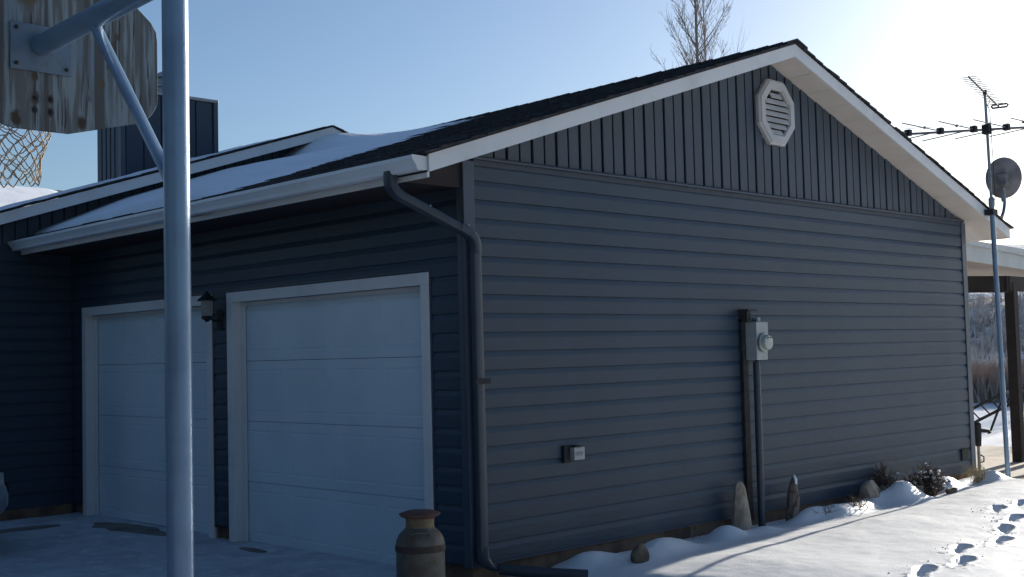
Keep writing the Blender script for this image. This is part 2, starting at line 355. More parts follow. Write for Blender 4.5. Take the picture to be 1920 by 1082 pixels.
# corner posts
for nm, px_, sx in (('corner_post', 0, 1), ('corner_post', W, -1)):
    c_ = MB().box((px_-.026*sx, -.026, .10), (px_+.072*sx, 0, 2.786)) if sx > 0 else MB().box((px_-.072, -.026, .10), (px_+.026, 0, 2.786))
    if sx > 0: c_.box((-.026, .0005, .10), (-.0005, .05, 2.70))
    else: c_.box((px_+.0005, .0005, .10), (px_+.026, .05, 2.62))
    c_.build(nm, M['trimblue'], gar, bevel=.004)
MB().box((.03, -.012, .106), (W-.03, -.0, .119)).build('starter_strip', M['trimblue'], gar)
# roof
roof = MB()
for sgn in (1, -1):
    X0 = -OX if sgn > 0 else W+OX
    roof.prism([(X0, -RK+.02, ZE+.012), (X0, -RK+.02, ZE+FH-.005), (W/2-.001*sgn, -RK+.02, ZP+FH-.005), (W/2-.001*sgn, -RK+.02, ZP+.012)], (0, 6.0+RK-.02, 0))
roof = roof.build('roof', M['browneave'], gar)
for sgn, nm in ((1, 'a'), (-1, 'b')):
    X0 = -OX if sgn > 0 else W+OX
    MB().prism([(X0, -RK-.004, ZE), (X0, -RK-.004, ZE+FH), (W/2, -RK-.004, ZP+FH), (W/2, -RK-.004, ZP)], (0, .02, 0)).build('rake_fascia', M['white'], roof)
    # sloped rake soffit of ribbed panels
    n = 14
    for i in range(n):
        f0 = i/n; f1 = (i+1)/n
        xa = X0+(W/2-X0)*f0; xb = X0+(W/2-X0)*(f1)-(.004*sgn if i < n-1 else 0)
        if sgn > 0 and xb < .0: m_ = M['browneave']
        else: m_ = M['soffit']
        MB().prism([(xa, -RK+.017, under(xa)), (xb, -RK+.017, under(xb)), (xb, -RK+.017, under(xb)+.011), (xa, -RK+.017, under(xa)+.011)], (0, RK-.017+.02, 0)).build('soffit_panel', m_, roof)
# eave fascia + soffits
MB().box((-OX-.0, -RK+.018, ZE-.03), (-OX+.018, 5.96, ZE+FH-.012)).build('eave_fascia', M['white'], roof)
MB().box((W+OX-.018, -RK+.018, ZE), (W+OX, 5.96, ZE+FH-.012)).build('eave_fascia', M['white'], roof)
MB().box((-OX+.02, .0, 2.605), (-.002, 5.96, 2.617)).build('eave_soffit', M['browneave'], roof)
MB().box((W+.002, .0, 2.625), (W+OX-.02, 5.96, 2.635)).build('eave_soffit', M['soffit'], roof)
MB().prism([(W+.03, -.004, 2.622), (W+OX-.02, -.004, 2.622), (W+OX-.02, -.004, under(W+OX-.02)), (W+.03, -.004, under(W+.03)-.001)], (0, .003, 0)).build('eave_return', M['soffit'], roof)
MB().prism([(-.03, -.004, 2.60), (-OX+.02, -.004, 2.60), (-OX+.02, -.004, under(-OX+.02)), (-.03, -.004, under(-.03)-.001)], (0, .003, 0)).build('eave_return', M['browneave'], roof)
# shingles: stepped courses of separate tabs (one stuff part per slope)
def shingles(parent, xe, xr, zr_at_ridge, y0, y1, sl, name='shingles', tab=.31, exp=.135):
    sgn = 1 if xr > xe else -1; run = abs(xr-xe); n = int(run/(exp*.95)); mb = MB()
    zt = lambda x: zr_at_ridge-sl*abs(xr-x)
    for i in range(n+1):
        xa = xe+sgn*(i*run/n-.018); xb = xe+sgn*min((i+1.25)*run/n, run+.004)
        y = y0-random.uniform(0, tab)+random.uniform(-.003, .003); first = True
        while y < y1:
            yy = y+tab; th = .012+random.choice((0, 0, .006))+random.uniform(0, .002)
            ya = max(y, y0+random.uniform(-.006, .006)); yb = min(yy-.004, y1)
            if yb-ya > .02:
                za, zb_ = zt(xa), zt(xb)
                mb.add([(xa, ya, za), (xa, yb, za), (xb, yb, zb_), (xb, ya, zb_), (xa, ya, za+th), (xa, yb, za+th), (xb, yb, zb_+.005), (xb, ya, zb_+.005)],
                       [(0, 3, 2, 1), (4, 5, 6, 7), (0, 1, 5, 4), (1, 2, 6, 5), (2, 3, 7, 6), (3, 0, 4, 7)])
            y = yy
    o = mb.build(name, M['shingle'], parent); o['kind'] = 'stuff'; return o
shingles(roof, -OX-.03, W/2, ZP+FH+.012, -RK-.025, 6.0, SL)
shingles(roof, W+OX+.03, W/2, ZP+FH+.012, -RK-.025, 6.0, SL)
MB().prism([(-OX-.02, -RK-.014, ZE+FH-.006), (-OX-.02, -RK-.014, ZE+FH+.004), (W/2, -RK-.014, ZP+FH+.012), (W/2, -RK-.014, ZP+FH-.0)], (0, .035, 0)).build('drip_edge', M['browneave'], roof)
y = -RK-.03; caps = 0
while y < 5.7:
    a = .16; t = .018+random.uniform(0, .006)
    zc = ZP+FH+.024
    mb = MB().add([(W/2-a, y, zc-a*SL), (W/2, y, zc+t*.3), (W/2+a, y, zc-a*SL), (W/2-a, y+.17, zc-a*SL-.004), (W/2, y+.17, zc-.001), (W/2+a, y+.17, zc-a*SL-.004),
                    (W/2-a, y, zc-a*SL+t), (W/2, y, zc+t), (W/2+a, y, zc-a*SL+t), (W/2-a, y+.17, zc-a*SL+t*.5), (W/2, y+.17, zc+t*.5), (W/2+a, y+.17, zc-a*SL+t*.5)],
                   [(0, 1, 7, 6), (1, 2, 8, 7), (6, 7, 10, 9), (7, 8, 11, 10), (3, 9, 10, 4), (4, 10, 11, 5), (0, 6, 9, 3), (2, 5, 11, 8), (0, 3, 4, 1), (1, 4, 5, 2)])
    mb.build('ridge_cap', M['shingle'], roof); y += .15
# gutter, K profile
def gutter(y0, y1):
    pr = [(-.540, 2.722), (-.540, 2.638), (-.612, 2.634), (-.622, 2.640), (-.628, 2.660), (-.650, 2.690), (-.660, 2.700), (-.660, 2.722), (-.648, 2.724), (-.648, 2.704), (-.620, 2.668), (-.612, 2.645), (-.548, 2.647), (-.548, 2.722)]
    n = len(pr); v = [(a-.002, y0, b) for a, b in pr]+[(a-.002, y1, b) for a, b in pr]
    return MB().add(v, [(i, (i+1) % n, n+(i+1) % n, n+i) for i in range(n)]+[tuple(range(n)), tuple(reversed(range(n, 2*n)))])
gu = gutter(-.27, 5.97).build('gutter', M['gutter'], gar)
for ye in (-.273, 5.9705):
    MB().prism([(-.542, ye, 2.722), (-.542, ye, 2.636), (-.616, ye, 2.632), (-.630, ye, 2.660), (-.652, ye, 2.688), (-.664, ye, 2.700), (-.664, ye, 2.724)], (0, .003, 0)).build('end_cap', M['white'], gu)
# downspout
ds = thing('downspout', 'slate blue rectangular downspout bent from the gutter to the near garage corner', 'downspout')
# (moves with the garage: a part)
for k_ in ('label', 'category'): del ds[k_]
ds.parent = gar
R_ = .066
MB().rtube([(-.60, .02, 2.66), (-.60, .02, 2.60), (-.597, .018, 2.565), (-.575, .014, 2.535), (-.54, .008, 2.51)], .078, .062, (0, 1, 0)).build('elbow', M['downspout'], ds, smooth=True)
MB().rtube([(-.55, .01, 2.515), (-.12, -.045, 2.335), (-.08, -.052, 2.318)], .074, .058, (0, 1, 0)).build('pipe', M['downspout'], ds, smooth=True)
MB().rtube([(-.10, -.05, 2.33), (-.02, -.060, 2.295), (.015, -.064, 2.265), (.030, -.066, 2.22), (.030, -.066, 2.16)], .078, .062, (0, 1, 0)).build('elbow', M['downspout'], ds, smooth=True)
MB().rtube([(.030, -.066, 2.18), (.032, -.066, 1.0), (.032, -.066, .22)], .058, .072, (0, 1, 0)).build('pipe', M['downspout'], ds, smooth=True)
MB().rtube([(.032, -.066, .24), (.034, -.070, .17), (.055, -.085, .125), (.095, -.11, .105), (.14, -.15, .095)], .078, .066, (1, -1, 0)).build('elbow', M['downspout'], ds, smooth=True)
MB().rtube([(.12, -.13, .095), (.30, -.33, .065), (.50, -.56, .045)], .085, .065, (1, 1, 0)).build('extension', M['downspout'], ds, smooth=True)
MB().box((-.03, -.109, 1.30), (.105, -.104, 1.335)).build('strap', M['dark'], ds)
for (a, b, c_) in ((-.33, -.045, 2.455), (-.05, -.098, 2.34), (.01, -.10, 2.29)):
    MB().lathe([(.006, 0), (.006, .004)], (a, b, c_), 8, (-.2, -1, 0)).build('rivet', M['galv2'], ds)
# gable vent
vc = (3.678, 3.552); vw, vh = .272, .287
def octa(sx, sz, c=.42): return [(vc[0]+sx*a, vc[1]+sz*b) for a, b in ((-1, -c), (-1, c), (-c, 1), (c, 1), (1, c), (1, -c), (c, -1), (-c, -1))]
def ring(s0, s1, y0, y1, mb):
    o = octa(vw*s0, vh*s0); i = octa(vw*s1, vh*s1); n = 8
    v = [(a, y0, b) for a, b in o]+[(a, y1, b) for a, b in i]+[(a, 0, b) for a, b in o]+[(a, -.004, b) for a, b in i]
    return mb.add(v, [(k, (k+1) % n, n+(k+1) % n, n+k) for k in range(n)]+[(2*n+k, 2*n+(k+1) % n, (k+1) % n, k) for k in range(n)]+[(n+k, n+(k+1) % n, 3*n+(k+1) % n, 3*n+k) for k in range(n)])
mb = MB(); ring(1, .93, -.045, -.062, mb); ring(.932, .72, -.066, -.066, mb); ring(.735, .69, -.066, -.050, mb)
vent = mb.build('gable_vent', M['vent'], gar)
o = octa(vw*.72, vh*.72)
MB().prism([(a, -.021, b) for a, b in o], (0, .006, 0)).build('vent_back', M['dark'], vent)
zz = vc[1]-vh*.62
for i in range(7):
    z = zz+i*(vh*1.24/6.6); half = vw*.70*min(1, (1-abs((z+.012-vc[1])/(vh*.72)))*1/(1-.42)+.0) if abs(z-vc[1]) > vh*.72*.42 else vw*.70
    half = max(half, vw*.3)
    MB().prism([(vc[0]-half, -.058, z-.018), (vc[0]-half, -.050, z-.021), (vc[0]-half, -.030, z+.019), (vc[0]-half, -.038, z+.024)], (2*half, 0, 0)).build('slat', M['vent'], vent)
# garage doors
def garage_door(ya, yb):
    dr = bpy.data.objects.new('garage_door', None); COL.objects.link(dr); dr.parent = gar; dr['label'] = 'white sectional garage door'
    zt = 2.064; cw = .085
    cs = MB().prism([(-.030, ya, -.01), (-.030, ya+cw, -.01), (.0, ya+cw, -.01), (.0, ya, -.01)], (0, 0, zt-cw+.01))
    cs.prism([(-.030, yb-cw, -.01), (-.030, yb, -.01), (.0, yb, -.01), (.0, yb-cw, -.01)], (0, 0, zt-cw+.01))
    cs.box((-.031, ya-.001, zt-cw), (.0, yb+.001, zt)); cs.build('casing', M['white'], dr, bevel=.003)
    jb = MB().box((.0005, yb-cw+.004, 0), (.10, yb-cw+.02, zt-cw+.006)); jb.box((.0005, ya+cw-.02, 0), (.10, ya+cw-.004, zt-cw+.006)); jb.box((.0005, ya+cw-.02, zt-cw+.007), (.10, yb-cw+.02, zt-cw+.022)); jb.build('jamb', M['white'], dr)
    st = MB().box((.055, yb-cw-.05, 0), (.072, yb-cw+.003, zt-cw)); st.box((.055, ya+cw-.003, 0), (.072, ya+cw+.035, zt-cw)); st.box((.055, ya+cw+.036, zt-cw-.03), (.072, yb-cw-.051, zt-cw)); st.build('door_stop', M['white'], dr)
    a, b = ya+cw-.002, yb-cw+.002; H4 = 1.985/4
    for i in range(4):
        z0 = i*H4+.002; z1 = (i+1)*H4-.0015
        mb = MB(); Xf = .080
        # section with four shallow raised panels
        n = 4; pw = (b-a)/n
        def q(p): mb.add(p, [(0, 1, 2, 3)])
        for j in range(n):
            u0, u1 = a+j*pw, a+(j+1)*pw; m0, m1, k0, k1 = u0+.055, u1-.055, z0+.07, z1-.07
            lv = [((u0, z0), (u1, z0), (u1, z1), (u0, z1), 0), ((m0, k0), (m1, k0), (m1, k1), (m0, k1), 0), ((m0+.010, k0+.010), (m1-.010, k0+.010), (m1-.010, k1-.010), (m0+.010, k1-.010), .0035),
                  ((m0+.024, k0+.024), (m1-.024, k0+.024), (m1-.024, k1-.024), (m0+.024, k1-.024), .001), ]
            vs = []
            for L_ in lv: vs += [(Xf+L_[4], p[0], p[1]) for p in L_[:4]]
            fs = [(4*l+e, 4*l+(e+1) % 4, 4*(l+1)+(e+1) % 4, 4*(l+1)+e) for l in range(3) for e in range(4)]+[(12, 13, 14, 15)]
            mb.add(vs, fs)
        mb.add([(Xf, a, z0), (Xf, b, z0), (Xf, b, z1), (Xf, a, z1), (Xf+.04, a, z0), (Xf+.04, b, z0), (Xf+.04, b, z1), (Xf+.04, a, z1)], [(0, 4, 5, 1), (3, 2, 6, 7), (0, 3, 7, 4), (1, 5, 6, 2), (4, 7, 6, 5)])
        mb.build('door_section', M['door'], dr)
    MB().box((.078, a, -.012), (.105, b, .008)).build('bottom_seal', M['dark'], dr)
garage_door(.352, 2.966); garage_door(3.213, 5.722)
for a_, b_ in ((.334, .3515), (2.9665, 2.984), (3.195, 3.2125), (5.7225, 5.740)): MB().box((-.021, a_, .10), (-.002, b_, 2.075)).build('channel_trim', M['trimblue'], gar)
for a_, b_ in ((.334, 2.984), (3.195, 5.740)): MB().box((-.0212, a_, 2.0755), (-.002, b_, 2.086)).build('channel_trim', M['trimblue'], gar)
# little vent plate low on the gable wall
MB().box((6.95, -.035, .25), (7.10, -.018, .37)).build('wall_grille', M['dark'], gar, bevel=.004)

# ------------------------------------------------------------------ snow on the garage roof
def roof_top(x): return ZP+FH+.022-SL*abs(W/2-x)
nx, ny = 260, 360
X, Y = np.meshgrid(np.linspace(-OX-.03, W/2+.35, nx), np.linspace(1.4, 5.985, ny))
prof_x = np.array([-.6, -.474, -.30, -.038, .452, .97, 1.62, 2.15, 2.317, 2.537, 2.673, 2.841, 3.073, 3.269, 3.549, 4.0])
prof_t = np.array([-.02, .005, .04, .07, .125, .137, .150, .09, .064, .094, .17, .255, .262, .225, .130, .05])
drift = np.interp(X, prof_x, prof_t)
edge = 2.45+.20*np.clip(X, -.6, 1)+.33*np.clip(X-1, 0, 3)+.55*(fbm(X*1.1+2, Y*1.1)-.45)+.25*(fbm(X*6, Y*1.5+8)-.5)
base = .085*(1-.72*sstep(1.6, 3.5, X))*sstep(0, 1.3, Y-edge)-.03*sstep(0.05, -.25, Y-edge)
wwall = np.exp(-((5.98-Y)/.70)**2)*sstep(1.6, 2.6, X)+np.exp(-((5.98-Y)/1.8)**2)*(1-sstep(1.6, 2.6, X))
T = base*(1-wwall)+drift*wwall+.012*(fbm(X*2.2, Y*2.2)-.5)*sstep(0, 1, Y-edge)
T -= .13*sstep(-.33, -.50, X)*(1-sstep(5.0, 5.9, Y)*.7)
T -= .1*sstep(W/2+.12, W/2+.34, X)
Rt = ZP+FH+.022-SL*np.abs(W/2-X)
link('roof_snow', grid_mesh('roof_snow', X, Y, Rt+T, M['snowroof']), gar, kind='stuff')

# ------------------------------------------------------------------ house behind
hs = thing('house', 'slate blue house with its snowy gable roof rising behind the garage', 'house')
HX, HZ = 3.06, 4.135       # ridge
hz = lambda x: HZ-SL*abs(HX-x)
HE = -1.35; HR = 9.2
MB().prism([(HE+.5, 6.0, -.3), (6.5, 6.0, -.3), (6.5, 6.0, hz(6.5)), (HX, 6.0, HZ), (HE+.5, 6.0, hz(HE+.5))], (0, .1, 0)).build('wall', M['siding'], hs)
hw = hs.children[0] if hs.children else None
MB().box((HE+.5, 6.0-.0+.1, -.3), (HE+.6, 13, 2.9)).build('side_wall', M['siding'], hs)
hw = bpy.data.objects.get('wall.001')
for k in range(19):
    zt = Z0-2*EX*0-k*EX
    o = course(.83, 'x', (HE+.5, 6.0-.003, zt), hw)
x = HE+.52; k = 0
while x < 3.4:
    b = x+GB-.02; ta, tb = hz(x)-.003, hz(b)-.003
    lo = max(2.70, roof_top(x)-.05 if x > -OX else 2.70)
    MB().prism([(x, 5.999, lo), (b, 5.999, lo), (b, 5.999, tb), (x, 5.999, ta)], (0, -.016, 0)).build('siding_board', M['siding'], hw); x += GB
MB().box((HE+.48, 5.985, -.3), (-.03, 5.999, .10)).build('foundation', M['fdn'], hs)
hr = MB()
for X0, s_ in ((HE, 1), (7.4, -1)):
    hr.prism([(X0, 5.74, hz(X0)+.01), (X0, 5.74, hz(X0)+.105), (HX, 5.74, HZ+.105), (HX, 5.74, HZ+.01)], (0, 7, 0))
hr = hr.build('roof', M['browneave'], hs)
for X0 in (HE, 7.4):
    MB().prism([(X0, 5.705, hz(X0)), (X0, 5.705, hz(X0)+.112), (HX, 5.705, HZ+.112), (HX, 5.705, HZ)], (0, .034, 0)).build('rake_fascia', M['white'], hr)
MB().prism([(HE, 5.74, hz(HE)), (HX, 5.74, HZ), (HX, 5.74, HZ+.009), (HE, 5.74, hz(HE)+.009)], (0, .25, 0)).build('soffit', M['browneave'], hr)
shingles(hr, HE-.03, HX, HZ+.125, 5.68, 9.5, SL); shingles(hr, 5.2, HX, HZ+.125, 5.68, 7.5, SL)
X, Y = np.meshgrid(np.linspace(HE, HX+.1, 200), np.linspace(5.9, 12.5, 120))
T = .055*sstep(.38, .5, fbm(X*.9+4, Y*1.4+1))*sstep(5.88, 6.4, Y-.1*(fbm(X*3, Y)-.5))-.012+.02*(fbm(X*3, Y*3)-.5)
T -= .1*sstep(1.7, 2.6, X)*sstep(7.5, 6.6, Y)*.35
link('roof_snow', grid_mesh('roof_snow', X, Y, HZ+.135-SL*np.abs(HX-X)+T, M['snowroof']), hs, kind='stuff')
# chimney chase
ch = bpy.data.objects.new('chimney', None); COL.objects.link(ch); ch.parent = hs
cx0, cx1, cy0, cy1, cz1 = 1.03, 2.27, 7.0, 7.63, 4.685
MB().box((cx0+.01, cy0+.01, 3.2), (cx1-.01, cy1, cz1-.02)).build('chase', M['siding'], ch)
x = cx0+.06
while x < cx1-.06:
    MB().box((x, cy0-.006, 3.2), (x+.20, cy0+.01, cz1-.045)).build('siding_board', M['siding'], ch, bevel=.003); x += .225
y = cy0+.05
while y < cy1-.05:
    MB().box((cx0-.006, y, 3.2), (cx0+.01, y+.085, cz1-.045)).build('siding_board', M['siding'], ch, bevel=.003); y += .11
for a, b in ((cx0, cy0), (cx1, cy0)): MB().box((a-.012 if a == cx0 else a-.045, b-.012, 3.2), (a+.045 if a == cx0 else a+.012, b+.045, cz1-.04)).build('corner_post', M['trimblue'], ch)
MB().box((cx0-.02, cy0-.02, cz1-.04), (cx1+.02, cy1+.02, cz1)).build('chase_cap', M['galv2'], ch, bevel=.006)
MB().lathe([(.10, 0), (.10, .12), (.13, .13), (.13, .16), (.10, .17), (.10, .23), (.14, .24), (.14, .27), (.02, .33)], (1.72, 7.3, cz1), 20).build('flue', M['galv2'], ch, smooth=True)

# far snowy roof to the left
fr = thing('outbuilding', 'far building whose snow-covered roof shows left beyond the house gable', 'building')
MB().box((-6, 12.3, 0), (2.2, 18, 3.7)).build('wall', M['siding'], fr)
rf = MB().prism([(-6.5, 11.6, 3.55), (-6.5, 11.6, 3.62), (-6.5, 15, 4.63), (-6.5, 18.4, 3.62), (-6.5, 18.4, 3.55), (-6.5, 15, 4.5)], (10.35, 0, 0)).build('roof', M['shingle'], fr)
X, Y = np.meshgrid(np.linspace(-6.5, 3.80, 180), np.linspace(11.62, 18.3, 60))
link('snow_cover', grid_mesh('snow_cover', X, Y, 4.65-.2988*np.abs(Y-15)+.02*(fbm(X*2, Y*2)-.45)-.03*sstep(3.5, 3.8, X), M['snowroof']), rf, kind='stuff')

# ------------------------------------------------------------------ basketball hoop
bh = thing('basketball_hoop', 'grey steel basketball pole with weathered fan-shaped wooden backboard seen from behind', 'basketball hoop', (-2.63, -1, 0))
inv = Matrix.Translation((2.63, 1, 0))
def hoop(mb, name, m, par=bh, **k):
    o = mb.build(name, m, par, **k)
    if par is bh: o.matrix_parent_inverse = Matrix.Translation((2.63, 1, 0))
    return o
hoop(MB().tube([(-2.635, -1, -.2), (-2.635, -1, 1.5), (-2.635, -1, 3.2), (-2.635, -1, 3.32)], [.0585, .0585, .0585, .0585], 40), 'pole', M['galv'], smooth=True)
hoop(MB().tube([(-2.635, -1.02, 3.25), (-2.635, .46, 3.225)], .056, 32), 'arm', M['galv'], smooth=True)
hoop(MB().rtube([(-2.632, -.17, 3.21), (-2.632, -.90, 2.36), (-2.632, -.935, 2.32)], .052, .036, (1, 0, 0)), 'brace', M['galv'], smooth=True)
mp = hoop(MB().box((-2.80, .465, 3.078), (-2.466, .473, 3.335)), 'mounting_plate', M['plate'], bevel=.002)
for a, b in ((-2.77, 3.11), (-2.495, 3.11), (-2.77, 3.305), (-2.495, 3.305)):
    MB().lathe([(.011, 0), (.011, .010), (.006, .012)], (a, .465, b), 6, (0, -1, 0)).build('bolt', M['dark'], mp)
xc = -2.626
half = [(.152, 2.762), (.549, 2.864), (.60, 2.885), (.648, 2.930), (.676, 2.983), (.682, 3.03), (.682, 3.36), (.676, 3.415), (.645, 3.466), (.529, 3.564), (.36, 3.66), (.18, 3.71)]
pl = [(xc+a, .478, z) for a, z in half]+[(xc-a, .478, z) for a, z in reversed(half)]
hoop(MB().prism(pl, (0, .02, 0)), 'backboard', M['plywood'], bevel=.003)
for a, b in ((-2.662, 2.936), (-2.578, 2.938), (-2.666, 2.871), (-2.578, 2.868)):
    hoop(MB().lathe([(.014, 0), (.014, .003), (.008, .004), (.008, .012), (.003, .013)], (a, .478, b), 8, (0, -1, 0)), 'bolt', M['dark'])
rc = (-2.62, .90, 2.93)
mb = MB(); mb.tube([(rc[0]+.229*math.cos(t), rc[1]+.229*math.sin(t), rc[2]) for t in np.linspace(0, 2*PI, 41)], .008, 8)
mb.box((rc[0]-.07, .499, 2.84), (rc[0]+.07, .505, 2.95)); mb.tube([(rc[0]-.06, .5, 2.87), (rc[0]-.06, .68, 2.9)], .007, 6); mb.tube([(rc[0]+.06, .5, 2.87), (rc[0]+.06, .68, 2.9)], .007, 6)
hoop(mb, 'rim', M['orange'], smooth=True)
net = MB(); NS = 14; lev = 9
def npt(i, l):
    t = l/lev; r = .225*(1-t)**1.2+.125*(1-(1-t)**1.2)+.012*math.sin(i*2.3+l); z = rc[2]-.01-.355*t**.95+.016*math.sin(i*1.7+l*1.3)
    th = 2*PI*(i+(.5 if l % 2 else 0))/NS+.05*math.sin(l+i)
    return Vector((rc[0]+r*math.cos(th)+.02*t, rc[1]+r*math.sin(th), z))
for i in range(NS):
    for l in range(lev):
        for dlt in ((0, -1) if l % 2 == 0 else (0, 1)):
            a = npt(i, l); b = npt((i+dlt) % NS, l+1); c_ = (a+b)/2+Vector((0, 0, -.008))
            net.tube([a, c_, b], .0035, 5)
    a, b = npt(i, lev), npt((i+1) % NS, lev); net.tube([a, (a*.75+b*.25)+Vector((0, 0, -.025)), (a+b)/2+Vector((0, 0, -.04)), (a*.25+b*.75)+Vector((0, 0, -.025)), b], .004, 5)
hoop(net, 'net', M['net'], smooth=True)

# ------------------------------------------------------------------ milk can
mc = thing('milk_can', 'old rusty metal milk can standing in front of the near garage door', 'milk can', (-.79, -.43, 0))
MB().lathe([(.140, 0), (.143, .01), (.142, .36), (.1435, .365)], n=40).build('body', M['can'], mc, smooth=True)
MB().lathe([(.1435, .362), (.1475, .366), (.1475, .388), (.144, .400), (.1435, .402)], n=40).build('band', M['canband'], mc, smooth=True)
MB().lathe([(.1435, .401), (.139, .425), (.125, .455), (.104, .478), (.088, .490), (.084, .500)], n=40).build('shoulder', M['can'], mc, smooth=True)
MB().lathe([(.084, .498), (.082, .51), (.082, .545), (.088, .552)], n=40).build('neck', M['canneck'], mc, smooth=True)
MB().lathe([(.084, .550), (.108, .560), (.121, .572), (.119, .578), (.100, .584), (.085, .590), (.02, .594)], n=40).build('lid', M['rust'], mc, smooth=True)
hd = MB(); d0 = Vector((-.62, -.78, 0)).normalized(); sd_ = Vector((d0.y, -d0.x, 0))
hd.tube([d0*.118+sd_*-.05+Vector((0, 0, .462)), d0*.155+sd_*-.052+Vector((0, 0, .478)), d0*.160+sd_*-.02+Vector((0, 0, .484)), d0*.160+sd_*.02+Vector((0, 0, .484)), d0*.155+sd_*.052+Vector((0, 0, .478)), d0*.118+sd_*.05+Vector((0, 0, .462))], .006, 8)
hd.build('handle', M['can'], mc, smooth=True)

# ------------------------------------------------------------------ wall lantern
wl = thing('wall_lantern', 'small black wall lantern with frosted glass between the two garage doors', 'lamp', (-.14, 3.09, 1.95))
MB().lathe([(.045, -.075), (.052, -.055), (.056, .055)], n=6).build('glass', M['glass'], wl)
MB().lathe([(.090, .052), (.092, .058), (.055, .085), (.02, .118), (.008, .125), (.008, .135)], n=6).build('cap', M['dark'], wl)
MB().lathe([(.012, -.125), (.03, -.105), (.050, -.10), (.052, -.075)], n=6).build('base', M['dark'], wl)
MB().tube([(.02, 0, -.09), (.07, 0, -.115), (.13, 0, -.10)], .010, 8).box((.115, -.045, -.19), (.127, .045, -.02)).build('bracket', M['dark'], wl)

# ------------------------------------------------------------------ electric meter
em = thing('electric_meter', 'grey electric meter box with round glass dial on the gable wall', 'electric meter', (3.17, -.02, 1.38))
MB().box((-.085, -.135, .01), (.075, .0, .33)).build('box', M['meter'], em, bevel=.006)
MB().box((-.09, -.141, .19), (.08, -.137, .325)).build('cover', M['meter'], em, bevel=.002)
MB().lathe([(.075, 0), (.075, .02), (.066, .022), (.064, .045), (.058, .060), (.03, .066)], (.0, -.141, .155), 28, (.0, -1, 0)).build('dial_glass', M['meterglass'], em, smooth=True)
MB().lathe([(.080, 0), (.082, .008), (.080, .018), (.074, .020)], (.0, -.139, .155), 28, (0, -1, 0)).build('dial_ring', M['galv2'], em, smooth=True)
MB().box((-.03, -.205, .185), (.03, -.203, .20)).build('name_plate', M['dark'], em)
MB().box((-.055, -.125, -.025), (-.02, -.09, .012)).build('conduit_hub', M['dark'], em)
MB().box((-.02, -.11, .33), (.02, -.05, .365)).build('top_hub', M['meter'], em)
cd = MB(); cd.tube([(-.045, -.10, -.0), (-.042, -.095, -.6), (-.03, -.085, -1.25), (-.03, -.085, -1.45)], .030, 14); cd.build('conduit', M['downspout'], em, smooth=True)
MB().box((-.135, -.030, -1.31), (-.060, .004, .36)).build('wall_shadow_strip', M['dark'], em, bevel=.003)  # dark strip stands in for the shaded notch of wall beside the conduit
c2_ = MB().box((-.135, -.09, .335), (-.02, 0, .345)).box((-.14, -.10, .42), (-.012, 0, .435)).box((-.135, -.085, .345), (-.125, 0, .42)).box((-.125, -.04, .345), (-.02, -.03, .42)); c2_.build('hood', M['dark'], em)

# ------------------------------------------------------------------ outlet box
ob = thing('outlet_box', 'small grey electrical outlet with open dark cover low on the gable wall', 'outlet', (.955, -.018, .777))
MB().box((-.035, -.062, -.046), (.075, -.0, .046)).build('box', M['outlet'], ob, bevel=.006)
MB().box((-.10, -.025, -.060), (-.036, 0, .060)).build('cover', M['dark'], ob, bevel=.005)
MB().box((-.036, -.072, .047), (.045, -.0, .056)).build('hood', M['dark'], ob)
for dx in (-.012, .030):
    MB().lathe([(.0165, 0), (.0165, .003), (.013, .003), (.013, .001)], (dx+.006, -.0625, 0), 16, (0, -1, 0)).build('socket', M['meter'], ob)
    sl_ = MB().box((dx, -.0668, .002), (dx+.002, -.0655, .010)).box((dx+.010, -.0668, .002), (dx+.012, -.0655, .010)).box((dx+.004, -.0668, -.011), (dx+.008, -.0655, -.006)); sl_.build('slot', M['dark'], ob)

# ------------------------------------------------------------------ mast, antennas, dish
MX, MY = 7.19, -.355
def mz(z): return (7.31-.12*z/4.15, MY, z)
am = thing('antenna_mast', 'tall thin steel antenna mast standing at the right eave corner', 'mast', (7.31, MY, 0))
def rel(o, loc): o.location = (-loc[0], -loc[1], -loc[2]); return o
L0 = (7.31, MY, 0)
rel(MB().tube([mz(-.3), mz(1.5), mz(2.95)], [.026, .026, .026], 16).build('lower_pole', M['galv'], am, smooth=True), L0)
rel(MB().tube([mz(2.95), mz(3.6), mz(4.15)], [.016, .016, .016], 12).build('upper_pole', M['galv2'], am, smooth=True), L0)
rel(MB().box((7.17, MY-.035, 2.84), (7.29, MY+.06, 2.90)).build('bracket', M['dark'], am, bevel=.004), L0)
rel(MB().lathe([(.03, 0), (.033, .02), (.033, .08), (.022, .10)], mz(2.93), 12).build('coupling', M['galv2'], am, smooth=True), L0)
rel(MB().tube([mz(4.08), (MX+.03, MY-.03, 3.95), (MX+.0, MY-.045, 3.72), (MX+.05, MY-.03, 3.45), (MX+.06, MY-.03, 3.0)], .004, 6).build('cable', M['dark'], am), L0)
